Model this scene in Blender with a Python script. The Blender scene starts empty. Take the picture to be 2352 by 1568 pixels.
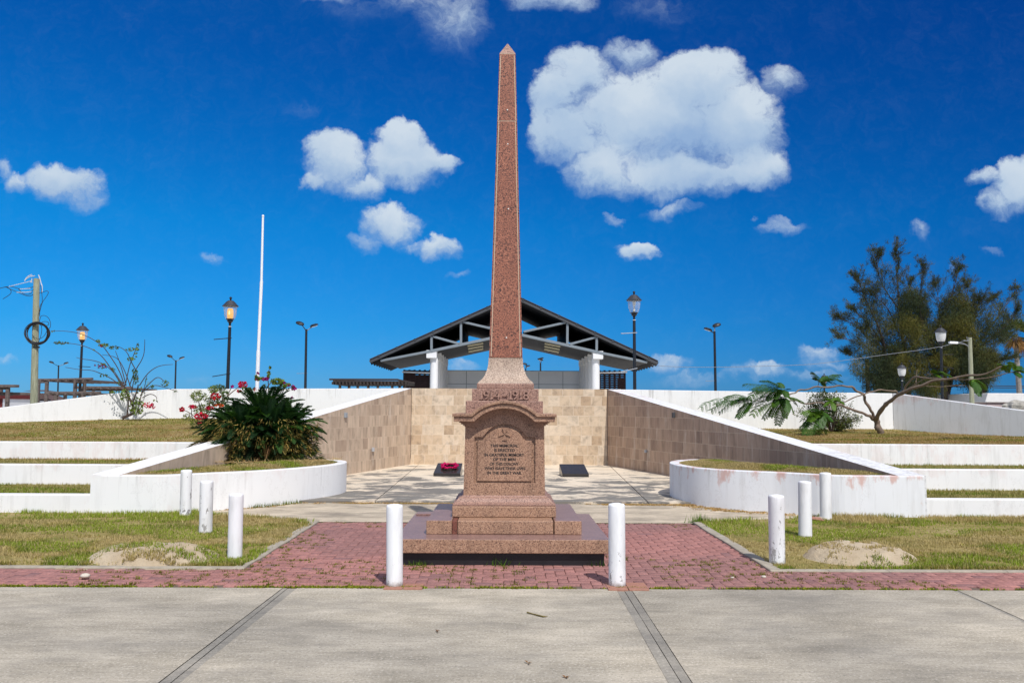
import bpy, math, random
import numpy as np
from mathutils import Vector, Matrix, geometry

random.seed(7)
RNG = np.random.default_rng(11)
sc = bpy.context.scene
COL = sc.collection
rad = math.radians

# ------------------------------------------------------------------ camera
FPX = 2009.0                      # focal length in units of the 2352 px wide photograph
EYE = Vector((0.0, 0.0, 1.6))
PITCH = math.atan(152.0 / FPX)
YAW = 16.2 / FPX
ROLL = rad(0.30)
_F = Vector((math.sin(YAW) * math.cos(PITCH), math.cos(YAW) * math.cos(PITCH), math.sin(PITCH)))
_R0 = Vector((math.cos(YAW), -math.sin(YAW), 0))
_U0 = _R0.cross(_F)
_R = _R0 * math.cos(ROLL) + _U0 * math.sin(ROLL)
_U = -_R0 * math.sin(ROLL) + _U0 * math.cos(ROLL)
cd = bpy.data.cameras.new("camera")
cam = bpy.data.objects.new("camera", cd)
COL.objects.link(cam)
cd.sensor_width = 36.0
cd.lens = 36.0 * FPX / 2352.0
cd.clip_end = 20000
cd.clip_start = 0.05
m = Matrix((( _R.x, _U.x, -_F.x, EYE.x), (_R.y, _U.y, -_F.y, EYE.y), (_R.z, _U.z, -_F.z, EYE.z), (0, 0, 0, 1)))
cam.matrix_world = m
sc.camera = cam

def ray(px, py):
    return _F * FPX + _R * (px - 1176.0) + _U * (784.0 - py)

def G(px, py, z=0.0):             # where a ray of the survey picture meets the level z
    d = ray(px, py)
    return EYE + d * ((z - EYE.z) / d.z)

def A(px, py, Y):                 # where it meets the upright plane at distance Y
    d = ray(px, py)
    return EYE + d * ((Y - EYE.y) / d.y)

def crop(ox, oy, k):              # readings taken in an enlarged detail
    return lambda x, y: ((ox + x / k) * 0.98, (oy + y / k) * 0.98)

# ------------------------------------------------------------------ light
SUN_EL, SUN_AZ = rad(53), rad(160.5)        # azimuth clockwise from +Y
sun_dir = Vector((math.sin(SUN_AZ) * math.cos(SUN_EL), math.cos(SUN_AZ) * math.cos(SUN_EL), math.sin(SUN_EL)))
sd = bpy.data.lights.new("sun", 'SUN')
sd.energy = 4.1
sd.angle = rad(0.53)
sd.color = (1.0, 0.965, 0.925)
so = bpy.data.objects.new("sun", sd)
COL.objects.link(so)
so.rotation_euler = (-sun_dir).to_track_quat('-Z', 'Y').to_euler()
sc.view_settings.view_transform = 'Standard'
sc.view_settings.look = 'None'
sc.view_settings.exposure = 0.0
sc.view_settings.gamma = 1.0
sc.view_settings.use_curve_mapping = False

# ------------------------------------------------------------------ node helper
class NB:
    def __init__(s, tree):
        s.t = tree
        tree.nodes.clear()
    def new(s, typ, ins=None, **attrs):
        n = s.t.nodes.new(typ)
        for k, v in attrs.items():
            setattr(n, k, v)
        for k, v in (ins or {}).items():
            s.set(n.inputs[k], v)
        return n
    def set(s, sock, v):
        if isinstance(v, bpy.types.NodeSocket):
            s.t.links.new(v, sock)
        else:
            if hasattr(sock, 'default_value'):
                dv = sock.default_value
                if hasattr(dv, '__len__') and not hasattr(v, '__len__'):
                    v = [v] * len(dv)
                elif hasattr(dv, '__len__') and len(dv) == 4 and len(v) == 3:
                    v = (*v, 1.0)
            sock.default_value = v
    def math(s, op, a, b=0.0, clamp=False, c=None):
        n = s.new('ShaderNodeMath', operation=op, use_clamp=clamp)
        s.set(n.inputs[0], a); s.set(n.inputs[1], b)
        if c is not None: s.set(n.inputs[2], c)
        return n.outputs[0]
    def vm(s, op, a, b=(0, 0, 0)):
        n = s.new('ShaderNodeVectorMath', operation=op)
        s.set(n.inputs[0], a); s.set(n.inputs[1], b)
        return n.outputs['Value'] if op in ('LENGTH', 'DOT_PRODUCT', 'DISTANCE') else n.outputs[0]
    def noise(s, vec, scale, detail=2.0, rough=0.5, dist=0.0, out='Fac'):
        n = s.new('ShaderNodeTexNoise', {'Vector': vec, 'Scale': scale, 'Detail': detail, 'Roughness': rough, 'Distortion': dist})
        return n.outputs[out]
    def ramp(s, fac, stops, interp='LINEAR'):
        n = s.new('ShaderNodeValToRGB', {'Fac': fac})
        cr = n.color_ramp
        cr.interpolation = interp
        while len(cr.elements) < len(stops):
            cr.elements.new(0.5)
        for e, (p, c) in zip(cr.elements, stops):
            e.position = p
            e.color = (*c, 1.0) if hasattr(c, '__len__') else (c, c, c, 1.0)
        return n.outputs['Color']
    def mix(s, fac, a, b, blend='MIX'):
        n = s.new('ShaderNodeMix', data_type='RGBA', blend_type=blend)
        s.set(n.inputs[0], fac); s.set(n.inputs[6], a); s.set(n.inputs[7], b)
        return n.outputs[2]
    def mapr(s, v, a, b, c=0.0, d=1.0):
        n = s.new('ShaderNodeMapRange', {'Value': v, 'From Min': a, 'From Max': b, 'To Min': c, 'To Max': d})
        return n.outputs[0]
    def pos(s):
        return s.new('ShaderNodeNewGeometry').outputs['Position']
    def sep(s, v):
        return s.new('ShaderNodeSeparateXYZ', {'Vector': v}).outputs
    def comb(s, x, y, z):
        return s.new('ShaderNodeCombineXYZ', {'X': x, 'Y': y, 'Z': z}).outputs[0]

MATS = {}
def material(name):
    mt = bpy.data.materials.new(name)
    mt.use_nodes = True
    MATS[name] = mt
    return mt, NB(mt.node_tree)

def finish(nb, color, rough=0.8, bump=None, bstr=0.3, bdist=0.01, metallic=0.0, spec=None, extra=None):
    p = nb.new('ShaderNodeBsdfPrincipled', {'Base Color': color, 'Roughness': rough, 'Metallic': metallic})
    if spec is not None:
        nb.set(p.inputs['Specular IOR Level'], spec)
    if bump is not None:
        b = nb.new('ShaderNodeBump', {'Height': bump, 'Strength': bstr, 'Distance': bdist})
        nb.set(p.inputs['Normal'], b.outputs[0])
    out = nb.new('ShaderNodeOutputMaterial')
    nb.t.links.new((extra(p.outputs[0]) if extra else p.outputs[0]), out.inputs['Surface'])
    return p

# ------------------------------------------------------------------ sky
world = bpy.data.worlds.new("World")
sc.world = world
world.use_nodes = True
nb = NB(world.node_tree)
sky = nb.new('ShaderNodeTexSky', sky_type='NISHITA', sun_disc=False)
sky.sun_elevation = SUN_EL
sky.sun_rotation = SUN_AZ
sky.altitude = 0
sky.air_density = 1.0
sky.dust_density = 0.1
sky.ozone_density = 2.5
SKY_STR = 0.09
tc = nb.new('ShaderNodeTexCoord').outputs['Generated']
sx, sy, sz = nb.sep(tc)
# deep tropical blue: the sky model filtered as a polarising filter would
tint = nb.ramp(sz, [(0.02, (0.115, 0.43, 1.06)), (0.09, (0.05, 0.48, 1.06)), (0.20, (0.015, 0.54, 1.12)), (0.38, (0.006, 0.40, 1.05)), (0.7, (0.02, 0.45, 1.05))])
side = nb.ramp(nb.mapr(sx, -0.5, 0.5), [(0.0, (1.35, 1.22, 1.12)), (0.5, (1.0, 0.98, 0.98)), (1.0, (0.45, 0.66, 0.78))])
skyc = nb.mix(1.0, nb.mix(1.0, sky.outputs[0], tint, 'MULTIPLY'), side, 'MULTIPLY')
ysafe = nb.math('MAXIMUM', sy, 0.05)
u = nb.math('DIVIDE', sx, ysafe)
v = nb.math('DIVIDE', sz, ysafe)
p0 = nb.comb(u, v, 0.0)
w1 = nb.vm('SUBTRACT', nb.noise(p0, 16.0, 5.0, 0.6, out='Color'), (0.5, 0.5, 0.5))
w2 = nb.vm('SUBTRACT', nb.noise(p0, 60.0, 4.0, 0.6, out='Color'), (0.5, 0.5, 0.5))
pw = nb.vm('ADD', p0, nb.vm('MULTIPLY', w1, (0.064, 0.050, 0)))
pw = nb.vm('ADD', pw, nb.vm('MULTIPLY', w2, (0.014, 0.014, 0)))
CLOUDS = [
 (1500,270,230,130,1),(1330,165,85,72,.85),(1275,225,60,80,.95),(1255,300,50,70,.8),(1600,195,120,85,1),(1690,290,130,110,1),(1725,390,95,58,1),
 (1560,400,190,62,1),(1390,380,100,75,.9),(1300,310,90,70,.9),(1450,125,80,45,.52),(1800,185,58,48,.5),(1540,480,95,24,.42),
 (1405,503,20,16,.4),(1480,240,170,110,.5),
 (770,375,82,72,.9),(925,370,100,65,1),(920,320,62,48,1),(1000,372,45,30,.85),(835,430,65,42,.75),(712,412,42,24,.7),
 (900,512,82,46,.8),(1012,568,58,32,.75),(838,555,42,26,.42),(955,560,60,22,.42),
 (145,418,88,50,.85),(42,425,52,32,.6),(190,455,60,30,.42),(0,398,32,24,.4),
 (2340,425,70,75,1),(2262,408,48,28,.62),(2300,470,50,40,.7),
 (1040,50,105,95,.42),(960,5,150,38,.34),(1262,2,105,36,.55),(755,-5,85,20,.34),(830,20,150,40,.2),(1500,20,150,40,.2),
 (1465,578,52,26,.85),(1790,528,58,20,.42),(2108,531,34,26,.42),(485,588,32,18,.36),(1062,625,28,12,.36),(2275,565,22,10,.3),(2185,607,14,16,.27),(1735,496,14,8,.3),
 (1880,808,52,24,.5),(1770,850,62,22,.46),(1905,832,70,18,.36),(1540,838,62,22,.5),(1590,868,100,22,.32),(1070,846,36,16,.42),(1710,862,110,18,.3),(15,830,34,12,.32),
 (690,250,60,24,.16),(1880,860,90,20,.3),(460,870,60,12,.18),
]
field = None
low = None
for (cx, cy, rx, ry, wt) in CLOUDS:
    d = ray(cx, cy)
    cu, cv = d.x / d.y, d.z / d.y
    q = nb.vm('MULTIPLY', nb.vm('SUBTRACT', pw, (cu, cv, 0)), (FPX / (rx * 1.12), FPX / (ry * 1.12), 0))
    dd = nb.vm('DOT_PRODUCT', q, q)
    g = nb.math('MULTIPLY_ADD', dd, -wt, c=wt)
    g = nb.math('MAXIMUM', g, 0.0)
    field = g if field is None else nb.math('SMOOTH_MAX', field, g, c=0.12)
    g2 = nb.math('MULTIPLY', g, g)
    hq = nb.math('MULTIPLY', g2, nb.sep(q)[1])
    num = hq if low is None else nb.math('ADD', num, hq)
    low = g2 if low is None else nb.math('ADD', low, g2)
hgt = nb.mapr(nb.math('DIVIDE', num, nb.math('ADD', low, 0.02)), -0.55, 0.55)
fb = nb.noise(pw, 30.0, 7.0, 0.66)
fine = nb.noise(pw, 120.0, 5.0, 0.65)
f2 = nb.math('ADD', field, nb.math('MULTIPLY', nb.math('SUBTRACT', fb, 0.5), nb.math('MULTIPLY', 1.55, nb.math('MINIMUM', field, 0.72))))
f2 = nb.math('ADD', f2, nb.math('MULTIPLY', nb.math('SUBTRACT', fine, 0.5), nb.math('MULTIPLY', 0.55, nb.math('MINIMUM', field, 0.5))))
alpha = nb.new('ShaderNodeMapRange', {'Value': f2, 'From Min': nb.mapr(hgt, 0, 1, 0.03, 0.10), 'From Max': nb.mapr(hgt, 0, 1, 0.98, 0.52), 'To Min': 0.0, 'To Max': 0.96}, interpolation_type='SMOOTHSTEP').outputs[0]
alpha = nb.math('MULTIPLY', alpha, nb.math('GREATER_THAN', sy, 0.06))
lit = nb.noise(nb.vm('ADD', pw, (0.0, 0.006, 0)), 11.0, 4.0, 0.5)
shade = nb.math('ADD', nb.math('MULTIPLY', lit, 0.75), nb.math('ADD', nb.math('MULTIPLY', hgt, 0.42), nb.math('MULTIPLY', field, 0.10)))
cloudc = nb.ramp(shade, [(0.40, (0.30, 0.45, 0.69)), (0.62, (0.45, 0.585, 0.755)), (0.88, (0.64, 0.735, 0.83))])
# unseen bright cloud added overhead and behind, to lift and neutralise the ambient light
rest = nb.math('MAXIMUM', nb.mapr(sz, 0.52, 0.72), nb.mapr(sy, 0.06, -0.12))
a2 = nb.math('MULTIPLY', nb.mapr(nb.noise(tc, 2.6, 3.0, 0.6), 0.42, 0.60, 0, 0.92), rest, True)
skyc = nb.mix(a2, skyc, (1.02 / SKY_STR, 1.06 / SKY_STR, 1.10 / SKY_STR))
cl = nb.vm('MULTIPLY', cloudc, (1 / SKY_STR,) * 3)
fin = nb.mix(alpha, skyc, cl)
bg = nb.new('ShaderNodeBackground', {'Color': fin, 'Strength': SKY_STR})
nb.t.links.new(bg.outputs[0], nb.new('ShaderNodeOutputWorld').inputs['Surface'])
world.cycles.sampling_method = 'MANUAL'
world.cycles.sample_map_resolution = 512

# ------------------------------------------------------------------ mesh helpers
class M:
    def __init__(s):
        s.v = []; s.f = []; s.mi = []
    def add(s, vs, fs, mi=0):
        o = len(s.v)
        s.v += [tuple(q) for q in vs]
        s.f += [tuple(i + o for i in f) for f in fs]
        s.mi += [mi] * len(fs)
        return s
    def hexa(s, p, mi=0):           # 8 points: bottom ring ccw from above, top ring
        return s.add(p, [(3, 2, 1, 0), (4, 5, 6, 7), (0, 1, 5, 4), (1, 2, 6, 5), (2, 3, 7, 6), (3, 0, 4, 7)], mi)
    def box(s, x0, x1, y0, y1, z0, z1, mi=0):
        return s.hexa([(x0, y0, z0), (x1, y0, z0), (x1, y1, z0), (x0, y1, z0), (x0, y0, z1), (x1, y0, z1), (x1, y1, z1), (x0, y1, z1)], mi)
    def frustum(s, cx, cy, h0, h1, z0, z1, mi=0):
        return s.hexa([(cx - h0, cy - h0, z0), (cx + h0, cy - h0, z0), (cx + h0, cy + h0, z0), (cx - h0, cy + h0, z0),
                       (cx - h1, cy - h1, z1), (cx + h1, cy - h1, z1), (cx + h1, cy + h1, z1), (cx - h1, cy + h1, z1)], mi)
    def bar(s, a, b, w, h, mi=0, up=(0, 0, 1)):
        a, b = Vector(a), Vector(b)
        d = (b - a).normalized()
        r = d.cross(Vector(up))
        if r.length < 1e-4: r = d.cross(Vector((0, 1, 0)))
        r.normalize(); n = r.cross(d)
        r *= w / 2; n *= h / 2
        return s.hexa([a - r - n, a + r - n, b + r - n, b - r - n, a - r + n, a + r + n, b + r + n, b - r + n], mi)
    def extr(s, pts, vec, mi=0, mi_side=None):     # polygon (3D) extruded by vec
        n = len(pts)
        vec = Vector(vec)
        a = [Vector(q) for q in pts]
        b = [q + vec for q in a]
        s.add(a + b, [tuple(range(n - 1, -1, -1)), tuple(range(n, 2 * n))], mi)
        o = len(s.v) - 2 * n
        for i in range(n):
            j = (i + 1) % n
            s.f.append((o + i, o + j, o + n + j, o + n + i)); s.mi.append(mi if mi_side is None else mi_side)
        return s
    def tube(s, pts, r, n=6, mi=0, cap=True):
        pts = [Vector(q) for q in pts]
        rs = r if hasattr(r, '__len__') else [r] * len(pts)
        o = len(s.v)
        ref = Vector((0.13, 0.31, 0.94)).normalized()
        for i, q in enumerate(pts):
            d = (pts[min(i + 1, len(pts) - 1)] - pts[max(i - 1, 0)]).normalized()
            a = d.cross(ref)
            if a.length < 0.1: a = d.cross(Vector((1, 0.2, 0)))
            a.normalize(); b = d.cross(a)
            for k in range(n):
                t = 2 * math.pi * k / n
                s.v.append(tuple(q + (a * math.cos(t) + b * math.sin(t)) * rs[i]))
        for i in range(len(pts) - 1):
            for k in range(n):
                k2 = (k + 1) % n
                s.f.append((o + i * n + k, o + i * n + k2, o + (i + 1) * n + k2, o + (i + 1) * n + k)); s.mi.append(mi)
        if cap:
            s.f.append(tuple(o + k for k in range(n - 1, -1, -1))); s.mi.append(mi)
            e = o + (len(pts) - 1) * n
            s.f.append(tuple(e + k for k in range(n))); s.mi.append(mi)
        return s
    def lathe(s, prof, c, n=16, mi=0):
        o = len(s.v)
        for (r, z) in prof:
            for k in range(n):
                t = 2 * math.pi * k / n
                s.v.append((c[0] + r * math.cos(t), c[1] + r * math.sin(t), c[2] + z))
        for i in range(len(prof) - 1):
            for k in range(n):
                k2 = (k + 1) % n
                s.f.append((o + i * n + k, o + i * n + k2, o + (i + 1) * n + k2, o + (i + 1) * n + k)); s.mi.append(mi)
        s.f.append(tuple(o + k for k in range(n - 1, -1, -1))); s.mi.append(mi)
        e = o + (len(prof) - 1) * n
        s.f.append(tuple(e + k for k in range(n))); s.mi.append(mi)
        return s
    def build(s, name, mats, parent=None, smooth=False, bevel=0.0, seg=2, col=None):
        me = bpy.data.meshes.new(name)
        base = parent_base(parent)
        me.from_pydata([(q[0] - base.x, q[1] - base.y, q[2] - base.z) for q in s.v], [], s.f)
        if not isinstance(mats, (list, tuple)): mats = [mats]
        for k in mats: me.materials.append(MATS[k])
        me.polygons.foreach_set('material_index', s.mi)
        if smooth: me.polygons.foreach_set('use_smooth', [True] * len(s.f))
        if col is not None:
            at = me.color_attributes.new('Col', 'FLOAT_COLOR', 'POINT')
            at.data.foreach_set('color', np.asarray(col, dtype=np.float32).ravel())
        me.update()
        ob = bpy.data.objects.new(name, me)
        COL.objects.link(ob)
        if parent is not None: ob.parent = parent
        if bevel > 0:
            b = ob.modifiers.new('bevel', 'BEVEL')
            b.width = bevel; b.segments = seg; b.limit_method = 'ANGLE'; b.angle_limit = rad(40)
        return ob

def parent_base(p):
    b = Vector((0, 0, 0))
    while p is not None:
        b = b + p.location
        p = p.parent
    return b

def fast(name, V, Fc, mat, parent=None, col=None, smooth=False):
    """big vegetation meshes: V (n,3), Fc (m,k) numpy arrays, col (n,3)"""
    V = np.asarray(V, dtype=np.float32) - np.array(parent_base(parent), dtype=np.float32)
    Fc = np.asarray(Fc, dtype=np.int32)
    me = bpy.data.meshes.new(name)
    k = Fc.shape[1]
    me.vertices.add(len(V)); me.vertices.foreach_set('co', V.ravel())
    me.loops.add(Fc.size); me.loops.foreach_set('vertex_index', Fc.ravel())
    me.polygons.add(len(Fc)); me.polygons.foreach_set('loop_start', np.arange(0, Fc.size, k, dtype=np.int32))
    me.polygons.foreach_set('loop_total', np.full(len(Fc), k, dtype=np.int32))
    if smooth: me.polygons.foreach_set('use_smooth', np.ones(len(Fc), dtype=bool))
    me.materials.append(MATS[mat])
    if col is not None:
        c4 = np.ones((len(V), 4), dtype=np.float32); c4[:, :3] = col
        at = me.color_attributes.new('Col', 'FLOAT_COLOR', 'POINT')
        at.data.foreach_set('color', c4.ravel())
    me.update(); me.validate()
    ob = bpy.data.objects.new(name, me)
    COL.objects.link(ob)
    if parent is not None: ob.parent = parent
    return ob

def tag(o, label=None, cat=None, group=None, kind=None):
    if label: o['label'] = label
    if cat: o['category'] = cat
    if group: o['group'] = group
    if kind: o['kind'] = kind
    return o

def thing(name, label, cat, loc, group=None):
    o = bpy.data.objects.new(name, None)
    COL.objects.link(o)
    o.empty_display_size = 0.2
    o.location = Vector(loc)
    return tag(o, label, cat, group)

def struct(o):
    o['kind'] = 'structure'
    return o

def dup(root, loc, label, group=None):
    def cp(o, par):
        c = o.copy(); COL.objects.link(c)
        c.parent = par
        for ch in [x for x in bpy.data.objects if x.parent == o]:
            cp(ch, c)
        return c
    r = cp(root, None)
    r.location = Vector(loc)
    r['label'] = label
    if group: r['group'] = group
    return r

# value noise for scattering
_lat = RNG.random((512, 512))
def vnoise(x, y):
    x = np.asarray(x, dtype=float); y = np.asarray(y, dtype=float)
    xi = np.floor(x).astype(int); yi = np.floor(y).astype(int)
    fx = x - xi; fy = y - yi
    fx = fx * fx * (3 - 2 * fx); fy = fy * fy * (3 - 2 * fy)
    g = lambda a, b: _lat[a % 512, b % 512]
    return (g(xi, yi) * (1 - fx) + g(xi + 1, yi) * fx) * (1 - fy) + (g(xi, yi + 1) * (1 - fx) + g(xi + 1, yi + 1) * fx) * fy
def fbm(x, y, o=4):
    s = 0; a = 0.5; n = 0
    for i in range(o):
        s = s + a * vnoise(x * 2 ** i + 17 * i, y * 2 ** i + 31 * i); n += a; a *= 0.5
    return s / n

# ------------------------------------------------------------------ materials
def granite(name, light, mid, dark, scale=55.0, rough=0.55, split=(0.40, 0.60), big=0.12):
    mt, nb = material(name)
    p = nb.pos()
    n1 = nb.noise(p, scale, 3.0, 0.65)
    n2 = nb.noise(p, scale * 2.3, 2.0, 0.6)
    c = nb.ramp(n1, [(split[0] - 0.05, dark), (split[0] + 0.02, mid), (split[1] - 0.03, mid), (split[1] + 0.05, light)])
    c = nb.mix(nb.mapr(n2, 0.60, 0.70), c, [q * 0.45 for q in dark])
    lg = nb.noise(p, 2.2, 4.0, 0.6)
    c = nb.mix(1.0, c, nb.ramp(lg, [(0.3, 1 - big), (0.7, 1.0)]), 'MULTIPLY')
    ws = nb.noise(nb.vm('MULTIPLY', p, (3.0, 3.0, 0.35)), 2.6, 6.0, 0.7)
    c = nb.mix(1.0, c, nb.ramp(ws, [(0.32, 0.80), (0.5, 1.0), (0.68, 1.08)]), 'MULTIPLY')
    finish(nb, c, rough, n1, 0.15, 0.005)

granite('granite', (0.496, 0.308, 0.202), (0.36, 0.204, 0.126), (0.112, 0.058, 0.04), 88, 0.6, (0.435, 0.575))
granite('granite_top_sky', (0.36, 0.226, 0.198), (0.27, 0.158, 0.138), (0.11, 0.062, 0.055), 50, 0.28)
granite('granite_red', (0.462, 0.197, 0.117), (0.309, 0.114, 0.066), (0.044, 0.023, 0.017), 72, 0.34, (0.45, 0.585))
granite('granite_pale', (0.585, 0.469, 0.364), (0.443, 0.325, 0.245), (0.134, 0.09, 0.071), 88, 0.65, (0.43, 0.58))
granite('granite_rose', (0.484, 0.298, 0.229), (0.334, 0.189, 0.141), (0.092, 0.048, 0.038), 88, 0.6, (0.435, 0.58))
granite('infill_stone', (0.28, 0.10, 0.06), (0.16, 0.05, 0.03), (0.04, 0.015, 0.012), 40, 0.7)

def plain(name, color, rough=0.6, var=0.15, scale=6.0, metallic=0.0, spec=None, bump=0.0):
    mt, nb = material(name)
    n = nb.noise(nb.pos(), scale, 4.0, 0.6)
    c = nb.mix(1.0, color, nb.ramp(n, [(0.3, 1 - var), (0.7, 1.0)]), 'MULTIPLY')
    finish(nb, c, rough, n if bump else None, bump, 0.01, metallic, spec)

def white_paint(name, base=(0.80, 0.80, 0.79), grey=0.25, pink=0.0, ztop=0.6, grime=0.5, zb=0.0, drip=0.0):
    mt, nb = material(name)
    p = nb.pos()
    ps = nb.vm('MULTIPLY', p, (3.0, 3.0, 0.35))
    st = nb.noise(ps, 2.2, 5.0, 0.65)
    c = nb.mix(nb.math('MULTIPLY', nb.mapr(st, 0.52, 0.72), grey), base, (0.50, 0.49, 0.47))
    pt = nb.noise(p, 1.3, 4.0, 0.6)
    c = nb.mix(nb.math('MULTIPLY', nb.mapr(pt, 0.5, 0.7), 0.35 * grey), c, (0.66, 0.62, 0.57))
    z = nb.sep(p)[2]
    if drip > 0:
        hi = nb.mapr(z, ztop - 0.75, ztop)
        dn = nb.noise(nb.vm('MULTIPLY', p, (5.0, 5.0, 0.16)), 1.7, 6.0, 0.75)
        c = nb.mix(nb.math('MULTIPLY', nb.mapr(nb.math('ADD', dn, nb.math('MULTIPLY', hi, 0.10)), 0.66, 0.76), drip, True), c, (0.36, 0.345, 0.325))
        ck = nb.noise(nb.vm('MULTIPLY', p, (1, 1, 0.6)), 1.1, 8.0, 0.7)
        c = nb.mix(nb.mapr(nb.math('ABSOLUTE', nb.math('SUBTRACT', ck, 0.5)), 0.0035, 0.001, 0, 0.30), c, (0.35, 0.33, 0.31))
    if pink > 0:
        hi = nb.mapr(z, ztop - 0.22, ztop - 0.02)
        pk = nb.noise(nb.vm('MULTIPLY', p, (1, 1, 0.45)), 3.1, 6.0, 0.7)
        mk = nb.math('MULTIPLY', nb.mapr(nb.math('ADD', pk, nb.math('MULTIPLY', hi, 0.14)), 0.62, 0.72), pink, True)
        c = nb.mix(mk, c, (0.58, 0.33, 0.27))
    if grime > 0:
        gn = nb.noise(nb.vm('MULTIPLY', p, (1, 1, 1.5)), 9.0, 6.0, 0.72)
        lo = nb.mapr(z, zb + 0.07, zb - 0.02)
        gm = nb.math('MULTIPLY', nb.mapr(nb.math('ADD', gn, nb.math('MULTIPLY', lo, 0.20)), 0.68, 0.76), grime, True)
        c = nb.mix(gm, c, (0.10, 0.095, 0.085))
    bn = nb.noise(p, 28.0, 4.0, 0.6)
    finish(nb, c, 0.6, bn, 0.10, 0.006, spec=0.3)

white_paint('white_wall', grey=0.30, pink=0.0, ztop=2.1, grime=0.25, drip=0.55)
white_paint('white_wall_worn', (0.72, 0.72, 0.725), 0.65, 0.35, 1.9, 0.2, 0.9, drip=0.7)
white_paint('white_terrace', (0.79, 0.785, 0.775), 0.46, 0.16, 0.62, 0.2, drip=0.35)
white_paint('white_planter', grey=0.22, pink=0.12, grime=0.9, drip=0.35)
white_paint('white_planter_pink', (0.76, 0.77, 0.785), 0.32, 0.75, 0.62, 0.95, drip=0.45)

def bollard_paint():
    mt, nb = material('bollard_paint')
    p = nb.pos()
    oi = nb.new('ShaderNodeObjectInfo').outputs['Random']
    tcn = nb.new('ShaderNodeTexCoord').outputs['Object']
    z = nb.sep(tcn)[2]
    n = nb.noise(nb.vm('MULTIPLY', p, (1, 1, 0.5)), 16.0, 6.0, 0.7)
    th = nb.mapr(z, 0.0, 0.75, 0.53, 0.655)
    th = nb.math('ADD', th, nb.math('MULTIPLY', oi, 0.12))
    mk = nb.mapr(nb.math('SUBTRACT', n, th), 0.0, 0.02)
    c = nb.mix(mk, (0.80, 0.80, 0.80), (0.27, 0.26, 0.25))
    sm = nb.noise(nb.vm('MULTIPLY', p, (2, 2, 0.4)), 5.0, 4.0, 0.6)
    c = nb.mix(nb.math('MULTIPLY', nb.mapr(sm, 0.45, 0.7), 0.55), c, (0.50, 0.49, 0.47))
    ft = nb.math('MULTIPLY', nb.mapr(nb.math('SUBTRACT', nb.math('ADD', z, 0.0), nb.math('MULTIPLY', nb.noise(p, 14.0, 5.0, 0.7), 0.16)), -0.03, -0.075), 0.6, True)
    c = nb.mix(ft, c, (0.25, 0.22, 0.17))
    finish(nb, c, 0.55, nb.math('SUBTRACT', nb.noise(p, 12, 4, 0.6), nb.math('MULTIPLY', mk, 0.5)), 0.25, 0.004, spec=0.3)
bollard_paint()

def tile(name, ang, pal, joint, vein, rough=0.55, w=0.29, h=0.268, z0=0.05):
    mt, nb = material(name)
    p = nb.pos()
    uu = nb.vm('DOT_PRODUCT', p, (math.cos(ang), math.sin(ang), 0))
    z = nb.math('SUBTRACT', nb.sep(p)[2], z0)
    rowf = nb.math('DIVIDE', z, h)
    row = nb.math('FLOOR', rowf)
    rr = nb.new('ShaderNodeTexWhiteNoise', {'W': row}, noise_dimensions='1D').outputs['Value']
    uo = nb.math('ADD', nb.math('DIVIDE', uu, w), nb.math('MULTIPLY', rr, 0.9))
    ci = nb.math('FLOOR', uo)
    cell = nb.comb(ci, row, 0.0)
    wn = nb.new('ShaderNodeTexWhiteNoise', {'Vector': cell}, noise_dimensions='2D')
    c = nb.ramp(wn.outputs['Value'], pal)
    off = nb.vm('MULTIPLY', wn.outputs['Color'], (30, 30, 30))
    pv = nb.vm('ADD', nb.vm('MULTIPLY', p, vein), off)
    n = nb.noise(pv, 5.0, 6.0, 0.65, 0.6)
    c = nb.mix(1.0, c, nb.ramp(n, [(0.25, 0.55), (0.5, 1.0), (0.75, 1.2)]), 'MULTIPLY')
    pit = nb.noise(pv, 22.0, 4.0, 0.7)
    c = nb.mix(nb.mapr(pit, 0.64, 0.72, 0, 0.45), c, (0.22, 0.14, 0.08))
    fu = nb.math('FRACT', uo); fv = nb.math('FRACT', rowf)
    eu = nb.math('MINIMUM', fu, nb.math('SUBTRACT', 1.0, fu))
    ev = nb.math('MINIMUM', fv, nb.math('SUBTRACT', 1.0, fv))
    e = nb.math('MINIMUM', nb.math('MULTIPLY', eu, w), nb.math('MULTIPLY', ev, h))
    g = nb.mapr(e, 0.0025, 0.007, 1, 0)
    c = nb.mix(nb.math('MULTIPLY', g, 0.85), c, joint)
    ef = nb.noise(nb.vm('MULTIPLY', p, (3, 3, 0.7)), 1.3, 5.0, 0.7)
    c = nb.mix(nb.mapr(ef, 0.56, 0.74, 0, 0.5), c, (0.70, 0.63, 0.55))
    finish(nb, c, rough, nb.math('SUBTRACT', nb.math('MULTIPLY', n, 0.3), g), 0.2, 0.004)

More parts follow.
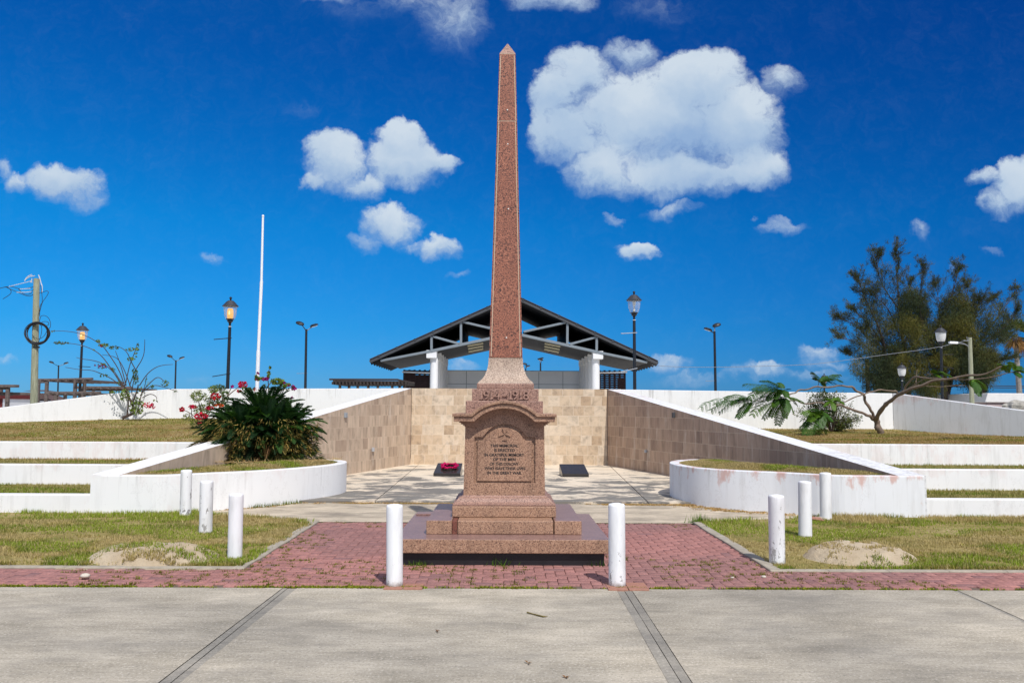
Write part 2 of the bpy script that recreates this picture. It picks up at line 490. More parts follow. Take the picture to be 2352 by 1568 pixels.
def speckle_concrete(name, c_lo, c_hi, c_dark, strx=(0.22, 1.0, 1.0), dark_amt=0.4, agg=0.5, tint=None, islands=True):
    mt, nb = material(name)
    p = nb.pos()
    a = nb.noise(nb.vm('MULTIPLY', p, strx), 2.2, 8.0, 0.72)
    c = nb.ramp(a, [(0.32, c_lo), (0.66, c_hi)])
    st = nb.noise(nb.vm('MULTIPLY', p, (0.16, 1.5, 1.0)), 17.0, 6.0, 0.8)
    c = nb.mix(1.0, c, nb.ramp(st, [(0.34, 0.80), (0.5, 1.0), (0.66, 1.10)]), 'MULTIPLY')
    ag = nb.noise(p, 52.0, 4.0, 0.8)
    c = nb.mix(nb.mapr(ag, 0.56, 0.64, 0, agg), c, (0.66, 0.61, 0.53))
    c = nb.mix(nb.mapr(ag, 0.44, 0.36, 0, agg * 0.9), c, (0.15, 0.14, 0.12))
    dk = nb.noise(nb.vm('MULTIPLY', p, (0.55, 1.1, 1.0)), 1.7, 9.0, 0.78)
    c = nb.mix(nb.mapr(dk, 0.48, 0.66, 0, dark_amt), c, c_dark)
    if islands:
        bl = nb.noise(nb.vm('MULTIPLY', p, (0.8, 1.2, 1.0)), 0.42, 3.0, 0.55)
        c = nb.mix(1.0, c, nb.ramp(bl, [(0.36, (0.74, 0.745, 0.75)), (0.52, (0.95, 0.945, 0.93)), (0.66, (1.16, 1.14, 1.10))]), 'MULTIPLY')
        ri = nb.new('ShaderNodeNewGeometry').outputs['Random Per Island']
        c = nb.mix(1.0, c, nb.ramp(ri, [(0.0, 0.90), (1.0, 1.06)]), 'MULTIPLY')
    finish(nb, c, 0.85, nb.math('ADD', ag, st), 0.25, 0.004, spec=0.25)

speckle_concrete('road_concrete', (0.30, 0.265, 0.205), (0.51, 0.455, 0.365), (0.20, 0.185, 0.16), (0.6, 1.0, 1.0), 0.50, 0.9)
speckle_concrete('joint_concrete', (0.25, 0.235, 0.20), (0.34, 0.31, 0.26), (0.15, 0.14, 0.13), (1, 1, 1), 0.6, 0.4)
speckle_concrete('apron_concrete', (0.33, 0.275, 0.205), (0.62, 0.52, 0.385), (0.21, 0.18, 0.14), (0.6, 1.0, 1.0), 0.9, 0.35, islands=False)

def plaza():
    mt, nb = material('plaza_concrete')
    p = nb.pos()
    a = nb.noise(p, 1.6, 6.0, 0.6)
    c = nb.ramp(a, [(0.3, (0.60, 0.50, 0.375)), (0.7, (0.74, 0.635, 0.49))])
    m1 = nb.noise(nb.vm('MULTIPLY', p, (0.75, 0.9, 1)), 1.25, 8.0, 0.72, 0.5)
    m2 = nb.noise(nb.vm('MULTIPLY', p, (0.6, 1.8, 1)), 3.4, 8.0, 0.8)
    mm = nb.math('ADD', nb.math('MULTIPLY', m1, 0.75), nb.math('MULTIPLY', m2, 0.30))
    yy = nb.sep(p)[1]
    mm = nb.math('ADD', mm, nb.mapr(yy, 15.0, 23.0, 0.075, -0.03))
    c = nb.mix(nb.mapr(mm, 0.535, 0.585, 0, 0.88), c, (0.105, 0.10, 0.092))
    c = nb.mix(nb.mapr(m2, 0.54, 0.62, 0, 0.55), c, (0.33, 0.325, 0.30))
    finish(nb, c, 0.8, m2, 0.15, 0.004)
plaza()

def attr_mat(name, rough=0.8, trans=0.0, var=0.25, scale=30.0, spec=0.2, bump=0.0):
    mt, nb = material(name)
    c = nb.new('ShaderNodeAttribute', attribute_name='Col').outputs['Color']
    n = nb.noise(nb.pos(), scale, 3.0, 0.6)
    c = nb.mix(1.0, c, nb.ramp(n, [(0.3, 1 - var), (0.7, 1.0 + var * 0.4)]), 'MULTIPLY')
    ex = None
    if trans > 0:
        def ex(sh):
            t = nb.new('ShaderNodeBsdfTranslucent', {'Color': nb.mix(1.0, c, (1.5, 1.5, 0.6), 'MULTIPLY')})
            mx = nb.new('ShaderNodeMixShader', {'Fac': trans})
            nb.t.links.new(sh, mx.inputs[1]); nb.t.links.new(t.outputs[0], mx.inputs[2])
            return mx.outputs[0]
    finish(nb, c, rough, n if bump else None, bump, 0.005, spec=spec, extra=ex)
attr_mat('leaf', 0.5, 0.28, 0.25, 12, 0.35)
attr_mat('grass', 0.8, 0.22, 0.15, 20, 0.15)
attr_mat('petal', 0.7, 0.3, 0.15, 20, 0.1)
attr_mat('needle', 0.8, 0.2, 0.25, 3, 0.1)
attr_mat('brick', 0.85, 0.0, 0.35, 60, 0.2, 0.25)

def lawn():
    mt, nb = material('lawn')
    p = nb.pos()
    a = nb.noise(p, 1.1, 6.0, 0.65)
    b = nb.noise(p, 24.0, 5.0, 0.7)
    c = nb.ramp(a, [(0.32, (0.16, 0.16, 0.04)), (0.5, (0.30, 0.24, 0.085)), (0.68, (0.42, 0.33, 0.16))])
    c = nb.mix(1.0, c, nb.ramp(b, [(0.3, 0.55), (0.7, 1.2)]), 'MULTIPLY')
    finish(nb, c, 0.95, b, 0.6, 0.03, spec=0.1)
lawn()
def sand():
    mt, nb = material('sand')
    p = nb.pos()
    a = nb.noise(p, 3.0, 5.0, 0.6)
    b = nb.noise(p, 26.0, 6.0, 0.75)
    c = nb.ramp(a, [(0.3, (0.46, 0.36, 0.24)), (0.7, (0.60, 0.50, 0.36))])
    c = nb.mix(nb.mapr(b, 0.60, 0.70, 0, 0.8), c, (0.20, 0.16, 0.055))
    finish(nb, c, 0.95, b, 0.8, 0.04, spec=0.1)
sand()
plain('pale_paving', (0.62, 0.58, 0.50), 0.9, 0.2, 1.0)
plain('ground_earth', (0.30, 0.25, 0.15), 0.95, 0.4, 0.7)
plain('joint_sand', (0.17, 0.115, 0.085), 0.95, 0.4, 12)
plain('gap_dark', (0.12, 0.11, 0.095), 0.95, 0.3, 12)
plain('kerb_concrete', (0.42, 0.37, 0.29), 0.9, 0.35, 9, bump=0.2)
plain('sea', (0.012, 0.07, 0.14), 0.25, 0.2, 0.05)
plain('black_plinth', (0.016, 0.016, 0.018), 0.35, 0.3, 8)
plain('black_granite', (0.030, 0.026, 0.025), 0.22, 0.3, 40)
plain('lamp_black', (0.010, 0.011, 0.014), 0.4, 0.2, 8)
plain('lamp_cap', (0.035, 0.037, 0.045), 0.5, 0.2, 8)
plain('white_metal', (0.82, 0.82, 0.82), 0.4, 0.04, 3)
plain('letter_black', (0.014, 0.013, 0.016), 0.7, 0.3, 60)
plain('pale_mortar', (0.62, 0.50, 0.36), 0.8, 0.25, 40)
plain('plug_white', (0.75, 0.72, 0.66), 0.7, 0.1, 40)
plain('terracotta', (0.40, 0.19, 0.13), 0.8, 0.3, 25)
plain('steel_grey', (0.20, 0.235, 0.262), 0.55, 0.15, 3)
plain('steel_dark', (0.055, 0.058, 0.065), 0.6, 0.2, 3)
plain('roof_sheet', (0.06, 0.047, 0.045), 0.6, 0.3, 2)
plain('roof_soffit', (0.028, 0.029, 0.033), 0.7, 0.25, 2)
plain('panel_grey', (0.84, 0.85, 0.86), 0.6, 0.06, 2)
plain('column_white', (0.76, 0.76, 0.76), 0.6, 0.06, 3)
plain('dark_wood', (0.035, 0.010, 0.010), 0.7, 0.3, 6)
plain('tube_cream', (0.55, 0.50, 0.34), 0.6, 0.1, 6)
plain('old_wood', (0.16, 0.125, 0.11), 0.9, 0.5, 14, bump=0.2)
plain('dark_timber', (0.045, 0.032, 0.028), 0.8, 0.4, 10)
plain('roof_brown', (0.115, 0.072, 0.062), 0.7, 0.2, 5)
plain('ochre_wall', (0.36, 0.22, 0.05), 0.85, 0.15, 3)
plain('red_paint', (0.17, 0.02, 0.018), 0.7, 0.2, 5)
plain('fascia_white', (0.7, 0.69, 0.67), 0.7, 0.1, 5)
plain('cable_black', (0.02, 0.02, 0.024), 0.6, 0.2, 20)
plain('cable_white', (0.66, 0.66, 0.68), 0.6, 0.2, 20)
plain('cable_steel', (0.24, 0.25, 0.27), 0.6, 0.2, 20)
plain('pink_plaster', (0.42, 0.33, 0.32), 0.85, 0.25, 3)
plain('bark_grey', (0.235, 0.17, 0.125), 0.9, 0.45, 18, bump=0.4)
plain('bark_dark', (0.075, 0.055, 0.045), 0.95, 0.5, 10, bump=0.4)
plain('stem_brown', (0.085, 0.055, 0.042), 0.9, 0.4, 20)
plain('palm_trunk', (0.30, 0.27, 0.24), 0.9, 0.35, 6)
plain('dead_leaf', (0.42, 0.27, 0.12), 0.9, 0.35, 12)
plain('twig_wood', (0.19, 0.14, 0.03), 0.9, 0.4, 30)
plain('pebble', (0.60, 0.54, 0.45), 0.9, 0.25, 30)
plain('coral_rock', (0.46, 0.43, 0.37), 0.95, 0.6, 7, bump=0.8)
plain('fixture_grey', (0.30, 0.33, 0.36), 0.5, 0.1, 8)
plain('grey_aluminium', (0.42, 0.44, 0.46), 0.4, 0.1, 8)

def pole_wood():
    mt, nb = material('pole_wood')
    p = nb.pos()
    n = nb.noise(nb.vm('MULTIPLY', p, (9, 9, 0.8)), 3.0, 6.0, 0.7, 0.5)
    c = nb.ramp(n, [(0.3, (0.19, 0.19, 0.12)), (0.6, (0.35, 0.36, 0.25)), (0.75, (0.44, 0.45, 0.33))])
    finish(nb, c, 0.9, n, 0.4, 0.02)
pole_wood()

def lamp_glass(name, tint, op):
    mt, nb = material(name)
    d = nb.new('ShaderNodeBsdfPrincipled', {'Base Color': tint, 'Roughness': 0.12})
    t = nb.new('ShaderNodeBsdfTransparent', {'Color': (0.96, 0.98, 1.0)})
    fr = nb.new('ShaderNodeLayerWeight', {'Blend': 0.35}).outputs['Facing']
    n = nb.noise(nb.pos(), 16.0, 3.0, 0.6)
    f = nb.math('ADD', op, nb.math('MULTIPLY', fr, 0.45))
    f = nb.math('ADD', f, nb.math('MULTIPLY', nb.math('SUBTRACT', n, 0.5), 0.35), True)
    mx = nb.new('ShaderNodeMixShader', {'Fac': f})
    nb.t.links.new(t.outputs[0], mx.inputs[1]); nb.t.links.new(d.outputs[0], mx.inputs[2])
    nb.t.links.new(mx.outputs[0], nb.new('ShaderNodeOutputMaterial').inputs['Surface'])
lamp_glass('clear_glass', (0.80, 0.82, 0.84), 0.16)
lamp_glass('frosted_glass', (0.80, 0.80, 0.78), 0.70)
def glow(name, col, st):
    mt, nb = material(name)
    e = nb.new('ShaderNodeEmission', {'Color': col, 'Strength': st})
    nb.t.links.new(e.outputs[0], nb.new('ShaderNodeOutputMaterial').inputs['Surface'])
glow('lamp_glow', (1.0, 0.50, 0.09), 1.15)
glow('lamp_core', (1.0, 0.80, 0.30), 1.6)
plain('bulb_white', (0.8, 0.78, 0.72), 0.5, 0.05, 5)
# ================================================================== ground
o = struct(M().add([(-900, -60, -0.10), (900, -60, -0.10), (900, 160, -0.10), (-900, 160, -0.10)], [(0, 1, 2, 3)]).build('ground', 'ground_earth'))
o = struct(M().add([(-9000, 158, -0.9), (9000, 158, -0.9), (9000, 12000, -0.9), (-9000, 12000, -0.9)], [(0, 1, 2, 3)]).build('sea', 'sea'))

ROAD_Y = G(1176, 1351).y
def gx(px, py, z=0.0):
    q = G(px, py, z); return (q.x, q.y)
def line_x(a, b):                  # x as function of y of a ground line through two picture points
    (x0, y0), (x1, y1) = gx(*a), gx(*b)
    return lambda y: x0 + (x1 - x0) * (y - y0) / (y1 - y0)
j1 = [line_x((642, 1355), (362, 1568)), line_x((653, 1355), (389, 1568)), line_x((674, 1356), (411, 1568))]
j2 = [line_x((1419.5, 1359), (1536, 1568)), line_x((1436, 1358), (1566, 1568)), line_x((1456, 1362), (1591, 1568))]
j3 = [line_x((2213, 1361), (2352, 1423)), line_x((2203, 1361), (2340, 1423))]
def slab(mm, fl, fr, mi, gap=0.0014, y0=1.0, y1=None, z=0.0):
    y1 = y1 or ROAD_Y
    n = 60
    for k in range(n):
        ya = y0 + (y1 - y0) * k / n; yb = y0 + (y1 - y0) * (k + 1) / n
        jg = lambda y, s: .0035 * (float(fbm(y * 5 + s * 9, s * 3.7, 3)) - .3) + gap
        la, lb, ra, rb = fl(ya) + jg(ya, 1), fl(yb) + jg(yb, 1), fr(ya) - jg(ya, 2), fr(yb) - jg(yb, 2)
        o = len(mm.v)
        if k == 0: mm.v += [(la, ya, z), (ra, ya, z)]
        else: o -= 2
        mm.v += [(lb, yb, z), (rb, yb, z)]
        mm.f.append((o, o + 1, o + 3, o + 2)); mm.mi.append(mi)
    # front/side skirts keep the slab a solid
    return mm
mm = M()
slab(mm, lambda y: -40.0, j1[0], 0)
slab(mm, j1[0], j1[1], 1, 0.0012, z=-0.003)
slab(mm, j1[1], j1[2], 1, 0.0012, z=-0.005)
slab(mm, j1[2], j2[0], 0)
slab(mm, j2[0], j2[1], 1, 0.0012, z=-0.004)
slab(mm, j2[1], j2[2], 1, 0.0012, z=-0.002)
slab(mm, j2[2], j3[1], 0)
slab(mm, j3[1], j3[0], 1, 0.0012, z=-0.003)
slab(mm, j3[0], lambda y: 40.0, 0)
mm.add([(-40, -5.0, -0.022), (40, -5.0, -0.022), (40, ROAD_Y + .02, -0.022), (-40, ROAD_Y + .02, -0.022)], [(0, 1, 2, 3)], 2)
o = struct(mm.build('road', ['road_concrete', 'joint_concrete', 'gap_dark']))

o = struct(M().add([(-40, 26.5, -.04), (40, 26.5, -.04), (40, 90, -.04), (-40, 90, -.04)], [(0, 1, 2, 3)]).build('bounce_pavement', 'pale_paving'))  # hidden pale sheet added to bounce sunlight up onto the pavilion
# ---- lawn outlines
Ltip, Lcor = G(735, 1198, .01), G(562, 1306, .01)
Rtip, Rcor = G(1588, 1199, .01), G(1770, 1312, .01)
Lend, Rend = G(552, 1186, .01), G(1848, 1190, .01)
LKY = lambda x: G(300, 1305, .01).y
YLF, YRF = Lcor.y, Rcor.y
def left_edge(y):
    if y < Ltip.y: return Lcor.x + (Ltip.x - Lcor.x) * (y - Lcor.y) / (Ltip.y - Lcor.y)
    return Ltip.x + (Lend.x - Ltip.x) * min(1.6, (y - Ltip.y) / (Lend.y - Ltip.y))
def right_edge(y):
    if y < Rtip.y: return Rcor.x + (Rtip.x - Rcor.x) * (y - Rcor.y) / (Rtip.y - Rcor.y)
    return Rtip.x + (Rend.x - Rtip.x) * min(1.6, (y - Rtip.y) / (Rend.y - Rtip.y))
MOUNDS = []
for (px, py, wpx, hgt) in ((352, 1284, 150, .17), (1985, 1286, 128, .20)):
    q = G(px, py, 0.03); ry = 0.50
    MOUNDS.append((q.x, q.y + .12, wpx / FPX * q.y, ry, hgt))
def lz(x, y):
    return 0.020 + 0.018 * fbm(np.asarray(x) * 1.3 + 50, np.asarray(y) * 1.3 + 50, 3)
def lawn_grid(name, side):
    mm = M(); ny, nx = 44, 70
    y0, y1 = (YLF + .07, 13.6) if side < 0 else (YRF + .07, 13.6)
    for j in range(ny + 1):
        y = y0 + (y1 - y0) * j / ny
        xe = (left_edge(y) - .08) if side < 0 else (right_edge(y) + .10)
        xo = -26.0 if side < 0 else 26.0
        for i in range(nx + 1):
            t = (i / nx) ** 1.6
            x = xe + (xo - xe) * t
            e = min(1.0, abs(x - xe) / 0.15, (y - y0) / 0.15 + 0.0)
            mm.v.append((x, y, 0.008 + (float(lz(x, y)) - 0.008) * e))
    for j in range(ny):
        for i in range(nx):
            a = j * (nx + 1) + i
            q = (a, a + 1, a + nx + 2, a + nx + 1)
            mm.f.append(q[::-1] if side < 0 else q); mm.mi.append(0)
    return struct(mm.build(name, 'lawn', smooth=True))
lawn_grid('lawn_palm_side', -1); lawn_grid('lawn_tree_side', 1)

# kerb strips between brick and lawn
mm = M()
def strip(pts, w, z0, z1):
    for a, b in zip(pts[:-1], pts[1:]):
        a, b = Vector((*a, 0)), Vector((*b, 0)); d = (b - a).normalized(); n = Vector((-d.y, d.x, 0)) * w
        mm.hexa([(a.x, a.y, z0), (b.x, b.y, z0), (b.x + n.x, b.y + n.y, z0), (a.x + n.x, a.y + n.y, z0),
                 (a.x, a.y, z1), (b.x, b.y, z1), (b.x + n.x, b.y + n.y, z1), (a.x + n.x, a.y + n.y, z1)])
def jit(a, b, n, amp):
    a, b = Vector(a), Vector(b)
    return [(a.lerp(b, i / n) + Vector((random.uniform(-amp, amp), random.uniform(-amp, amp))))[:] for i in range(n + 1)]
strip(jit((Lcor.x, Lcor.y), (-26, YLF + .09), 40, .012), -.10, -.05, .022)
strip(jit((Ltip.x, Ltip.y), (Lcor.x, Lcor.y), 10, .012), -.115, -.05, .026)
strip(jit((Rcor.x, Rcor.y), (26, YRF - .09), 40, .010), .095, -.05, .022)
strip(jit((Rtip.x, Rtip.y), (Rcor.x, Rcor.y), 10, .008), .12, -.05, .028)
struct(mm.build('kerb', 'kerb_concrete', bevel=.006, seg=1))

# ---- brick paving laid in herringbone
BRICK_TOP = Ltip.y - .02
V, F, C = [], [], []
def brick(x0, x1, y0, y1):
    z = 0.008 + random.uniform(-.0014, .0014); g = .0030; c = .0032
    x0 += g; x1 -= g; y0 += g; y1 -= g
    o = len(V)
    tl = [random.uniform(-.0012, .0012) for _ in range(4)]
    for (x, y) in ((x0, y0), (x1, y0), (x1, y1), (x0, y1)): V.append((x, y, z - .03))
    for (x, y) in ((x0, y0), (x1, y0), (x1, y1), (x0, y1)): V.append((x, y, z - c))
    for i, (x, y) in enumerate(((x0 + c, y0 + c), (x1 - c, y0 + c), (x1 - c, y1 - c), (x0 + c, y1 - c))): V.append((x, y, z + tl[i]))
    for k in range(2):
        for i in range(4):
            j = (i + 1) % 4
            F.append((o + 4 * k + i, o + 4 * k + j, o + 4 * k + 4 + j, o + 4 * k + 4 + i))
    F.append((o + 8, o + 9, o + 10, o + 11))
    xm, ym = (x0 + x1) / 2, (y0 + y1) / 2
    t = fbm(xm * .6 + 9, ym * .9 + 3, 3); r = random.random()
    base = np.array((.395, .188, .163)) * (.86 + .24 * r)
    base = base * (1 - .30 * max(0, min(1, (t - .48) * 5))) + np.array((.16, .115, .115)) * (.30 * max(0, min(1, (t - .48) * 5)))
    if random.random() < .04: base = np.array((.32, .17, .16)) * .85
    C.extend([base] * 12)
w = .1
i0, i1, jj0, jj1 = int(-13 / w), int(13 / w), 0, int((BRICK_TOP - ROAD_Y) / w) + 2
yb = ROAD_Y + .035
def inside_path(x, y):
    if y > BRICK_TOP + .02 or y < ROAD_Y + .04: return False
    return (left_edge(y) - .05 if y > YLF + .04 else -99) < x < (right_edge(y) + .05 if y > YRF + .04 else 99)
for i in range(i0, i1):
    for j in range(jj0, jj1):
        k = (i - j) % 4
        x, y = i * w, yb + j * w
        if k == 0 and inside_path(x + w, y + w / 2): brick(x, x + 2 * w, y, y + w)
        if k == 2 and inside_path(x + w / 2, y): brick(x, x + w, y - w, y + w)
o = struct(fast('brick_paving', V, F, 'brick', col=np.array(C)))
mm = M()
mm.add([(-26, ROAD_Y + .004, -.006), (26, ROAD_Y + .004, -.006), (26, 12.6, -.006), (-26, 12.6, -.006)], [(0, 1, 2, 3)])
struct(mm.build('paving_bed_ground', 'joint_sand'))

# ---- concrete apron and plaza
PLZ = 0.05
PY0 = G(1176, 1151, PLZ).y
mm = M(); n = 30
for k in range(n + 1):
    x = -5.2 + 10.4 * k / n
    mm.v += [(x, BRICK_TOP + .015 + .01 * math.sin(k * 2.1), .012), (x, PY0 + .01, .012)]
for k in range(n):
    mm.f.append((2 * k, 2 * k + 2, 2 * k + 3, 2 * k + 1)); mm.mi.append(0)
struct(mm.build('apron_pavement', 'apron_concrete'))

YB = G(1180, 1067, PLZ).y          # face of the back wall
lp = line_x((962, 1070), (874, 1146)); rp = line_x((1395, 1068), (1474.7, 1146))
yj = G(1176, 1112.6, PLZ).y; yk = yj + (yj - PY0) * 1.05; yl = yk + (yj - PY0)
mm = M()
ys = [PY0, yj, yk, yl, YB + .02]
xs = [lambda y: -7.0, lp, rp, lambda y: 7.0]
for a in range(4):
    for b in range(3):
        ya, yb2 = ys[a] + (.006 if a else 0), ys[a + 1] - .006
        if yb2 <= ya: continue
        g = .009
        P = [(xs[b](ya) + g, ya), (xs[b + 1](ya) - g, ya), (xs[b + 1](yb2) - g, yb2), (xs[b](yb2) + g, yb2)]
        mm.hexa([(x, y, -.05) for x, y in P] + [(x, y, PLZ) for x, y in P])
mm.add([(-7, PY0 + .004, PLZ - .02), (7, PY0 + .004, PLZ - .02), (7, YB + .02, PLZ - .02), (-7, YB + .02, PLZ - .02)], [(0, 1, 2, 3)], 1)
struct(mm.build('plaza_pavement', ['plaza_concrete', 'gap_dark']))

# ================================================================== walls
ZT = A(1180, 892.5, YB).z
XL, XR = A(945, 893, YB).x, A(1395, 893, YB).x
pal_back = [(0.0, (.42, .30, .19)), (.2, (.49, .37, .25)), (.6, (.555, .435, .305)), (.92, (.60, .49, .365)), (1, (.43, .325, .22))]
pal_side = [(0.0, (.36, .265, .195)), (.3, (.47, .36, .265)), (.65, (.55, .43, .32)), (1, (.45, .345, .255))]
pal_shade = [(0.0, (.28, .185, .135)), (.3, (.37, .25, .18)), (.65, (.43, .30, .215)), (1, (.34, .23, .165))]  # flank facing away from the sun: its shade is put into darker tile colours
NL, NR = G(205, 1183, 0.0), G(2130, 1192, 0.0)      # near ends of the two flank walls (outer corners)
zl, zr = A(235, 1090, NL.y).z, A(2110, 1092, NR.y).z
th = .40
def flank(P0, P1, sgn):
    d = (P1 - P0); d.z = 0; d.normalize()
    return d, Vector((d.y, -d.x, 0)) * sgn
tile('tile_back', 0.0, pal_back, (.62, .52, .40), (1.0, 1.0, 1.0))
# left flank: inner (tiled) line runs from the back corner to the near end
OUT = {}
def flank_wall(name, X, N, ztop, side, matn, label, pal):
    far_in = Vector((X, YB, 0))
    no = Vector((N.x, N.y, 0))                          # outer near corner
    near_in = no + Vector((-side * .42, 0, 0))
    d = (near_in - far_in).normalized()
    nrm = Vector((-d.y, d.x, 0))
    if nrm.x * (-side) < 0: nrm = -nrm
    fo = far_in - nrm * th
    OUT[side] = (no, fo)
    ang = math.atan2(d.y, d.x)
    tile(matn, ang, pal, (.55, .43, .32), (1.2, 1.2, 0.35))
    pts = [near_in, far_in, fo, no]
    mm = M()
    b = [(q.x, q.y, -.05) for q in pts]; t = [(pts[0].x, pts[0].y, ztop), (pts[1].x, pts[1].y, ZT), (pts[2].x, pts[2].y, ZT), (pts[3].x, pts[3].y, ztop)]
    mm.add(b + t, [(0, 1, 5, 4)], 1)
    mm.add(b + t, [(3, 2, 1, 0), (4, 5, 6, 7), (1, 2, 6, 5), (2, 3, 7, 6), (3, 0, 4, 7)], 0)
    root = thing(name, label, 'wall', near_in)
    mm.f = [f if side < 0 else f for f in mm.f]
    ob = mm.build('masonry', ['white_planter' if side < 0 else 'white_wall_worn', matn], root)
    return root, near_in, far_in, nrm, d
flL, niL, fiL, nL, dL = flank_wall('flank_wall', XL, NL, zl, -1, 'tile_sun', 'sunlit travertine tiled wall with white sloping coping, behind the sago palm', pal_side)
flR, niR, fiR, nR, dR = flank_wall('flank_wall', XR, NR, zr, 1, 'tile_shade', 'shaded brown tiled wall with white sloping coping, behind the planter of bare grass', pal_shade)
def fixture(px, py, wall_in, wd, nrm, par, w=.09, h=.13, mat='grey_aluminium'):
    # box lamp on a flank wall where the ray meets the tiled face
    dd = ray(px, py); n = nrm
    t = (wall_in - EYE).dot(n) / dd.dot(n)
    p = EYE + dd * t
    mm = M(); u = Vector((wd.x, wd.y, 0)).normalized() * w / 2; k = n * .05
    z0, z1 = p.z - h / 2, p.z + h / 2
    q = [p - u, p + u, p + u + k, p - u + k]
    mm.hexa([(a.x, a.y, z0) for a in q] + [(a.x, a.y, z1) for a in q])
    mm.build('wall_light', mat, par, bevel=.008)
fixture(792, 953, niL, dL, nL, flL, .10, .12, 'fixture_grey')
fixture(855, 1032, niL, dL, nL, flL, .08, .10)
fixture(1549, 953, niR, dR, nR, flR, .09, .12, 'steel_dark')
fixture(1485, 1036, niR, dR, nR, flR, .07, .07)

root = thing('back_wall', 'travertine tiled wall closing the plaza behind the obelisk, honey coloured', 'wall', (0, YB, 0))
mm = M(); mm.add([(XL, YB, -.05), (XR, YB, -.05), (XR, YB + .3, -.05), (XL, YB + .3, -.05), (XL, YB, ZT), (XR, YB, ZT), (XR, YB + .3, ZT), (XL, YB + .3, ZT)],
                 [(0, 1, 5, 4)], 1)
mm.add(mm.v[:8], [(3, 2, 1, 0), (4, 5, 6, 7), (1, 2, 6, 5), (2, 3, 7, 6), (3, 0, 4, 7)], 0)
mm.build('masonry', ['white_wall', 'tile_back'], root)
root['kind'] = 'thing'

# white walls carrying on from the back wall
def thick_line(mm, pts, zt, zb, t=.25, mi=0):
    P = [Vector((q[0], q[1], 0)) for q in pts]
    N = []
    for i in range(len(P)):
        a = (P[min(i + 1, len(P) - 1)] - P[max(i - 1, 0)]).normalized()
        N.append(Vector((-a.y, a.x, 0)))
    O = [p + n * t for p, n in zip(P, N)]
    n = len(P); o = len(mm.v)
    mm.v += [(P[i].x, P[i].y, zb[i]) for i in range(n)] + [(P[i].x, P[i].y, zt[i]) for i in range(n)]
    mm.v += [(O[i].x, O[i].y, zb[i]) for i in range(n)] + [(O[i].x, O[i].y, zt[i]) for i in range(n)]
    for i in range(n - 1):
        mm.f += [(o + i, o + i + 1, o + n + i + 1, o + n + i), (o + 2 * n + i + 1, o + 2 * n + i, o + 3 * n + i, o + 3 * n + i + 1),
                 (o + n + i, o + n + i + 1, o + 3 * n + i + 1, o + 3 * n + i)]; mm.mi += [mi] * 3
    mm.f += [(o, o + n, o + 3 * n, o + 2 * n), (o + n - 1, o + 3 * n - 1, o + 4 * n - 1, o + 2 * n - 1)]; mm.mi += [mi] * 2
    return mm
# palm side
ax = A(395, 893, YB).x; c30, s30 = math.cos(rad(30)), math.sin(rad(30))
def turned(px, x0, sgn):           # point on the turned stretch seen at picture column px
    d = ray(px, 940); k = d.x / d.y
    s = (x0 - k * YB) / (-sgn * c30 - k * s30) if sgn > 0 else (x0 - k * YB) / (c30 - k * s30)
    return abs(s)
sL = turned(0, ax, -1); PL = (ax - c30 * sL, YB - s30 * sL)
sM = sL * .40; PM = (ax - c30 * sM, YB - s30 * sM * .8)
zL0 = A(0, 936, PL[1]).z; zM = A(232, 904, PM[1]).z
ex = .9
PE = (PL[0] - c30 * sL * ex, PL[1] - s30 * sL * ex)
baseL = A(300, 961, YB).z; baseL0 = A(0, 977, PL[1]).z
mm = M()
zA = A(395, 893, YB).z
thick_line(mm, [PE, PL, PM, (ax, YB), (XL + .02, YB)], [zL0 - (zA - zL0) * ex * .8, zL0, zM, zA, ZT - .002], [.2] * 5)
rw1 = mm.build('rear_wall', 'white_wall', bevel=.01)
tag(rw1, 'bright white wall behind the sparse bougainvillea, its top sloping down beside the wooden pole', 'wall')
# tree side
cL30, sL30 = c30, s30
c30, s30 = math.cos(rad(56)), math.sin(rad(56))
bx = A(2050, 903, YB).x
zc = A(2050, 903, YB).z
sR = turned(2352, bx, 1); PR = (bx + c30 * sR, YB - s30 * sR); zR0 = A(2352, 943, PR[1]).z
PF = (PR[0] + c30 * sR, PR[1] - s30 * sR)
mm = M()
thick_line(mm, [(XR - .02, YB), (bx, YB)], [ZT - .002, zc], [.2] * 2)
thick_line(mm, [(bx + .001, YB), PR, PF], [zc, zR0, zR0 - (zc - zR0)], [.2] * 3, mi=1)
rw2 = mm.build('rear_wall', ['white_wall', 'white_wall_worn'], bevel=.01)
tag(rw2, 'white wall behind the leaning poinciana, turning into a stained grey stretch with sloping top', 'wall')

# ---- terrace walls and terraces
def outer_x(y, N, X, side):
    p_, q_ = OUT[side]
    return p_.x + (q_.x - p_.x) * (y - p_.y) / (q_.y - p_.y)
yl1 = NL.y + .04; z1 = A(100, 1135, yl1).z; yl2 = G(100, 1111, z1 - .02).y; z2 = A(100, 1066, yl2).z; yl3 = G(100, 1052, z2 - .02).y; z3 = A(100, 1014, yl3).z
yr1 = NR.y + .04; y1z = A(2250, 1146, yr1).z; yr2 = G(2250, 1124.5, y1z - .02).y; y2z = A(2250, 1078, yr2).z; yr3 = yr2 + (yr2 - yr1) * 1.05; y3z = A(2250, 1021, yr3).z
TER = {-1: [(yl1, z1), (yl2, z2), (yl3, z3)], 1: [(yr1, y1z), (yr2, y2z), (yr3, y3z)]}
tn = {-1: ['lowest white terrace wall, bordering the lawn on the sago palm side', 'middle white terrace wall between two grass strips on the sago palm side',
           'topmost white terrace wall below the lawn of the sparse bougainvillea'],
      1: ['lowest white terrace wall, bordering the lawn near the stained planter', 'middle white terrace wall between two grass strips, near the stained planter',
          'topmost white terrace wall below the lawn of the poinciana tree']}
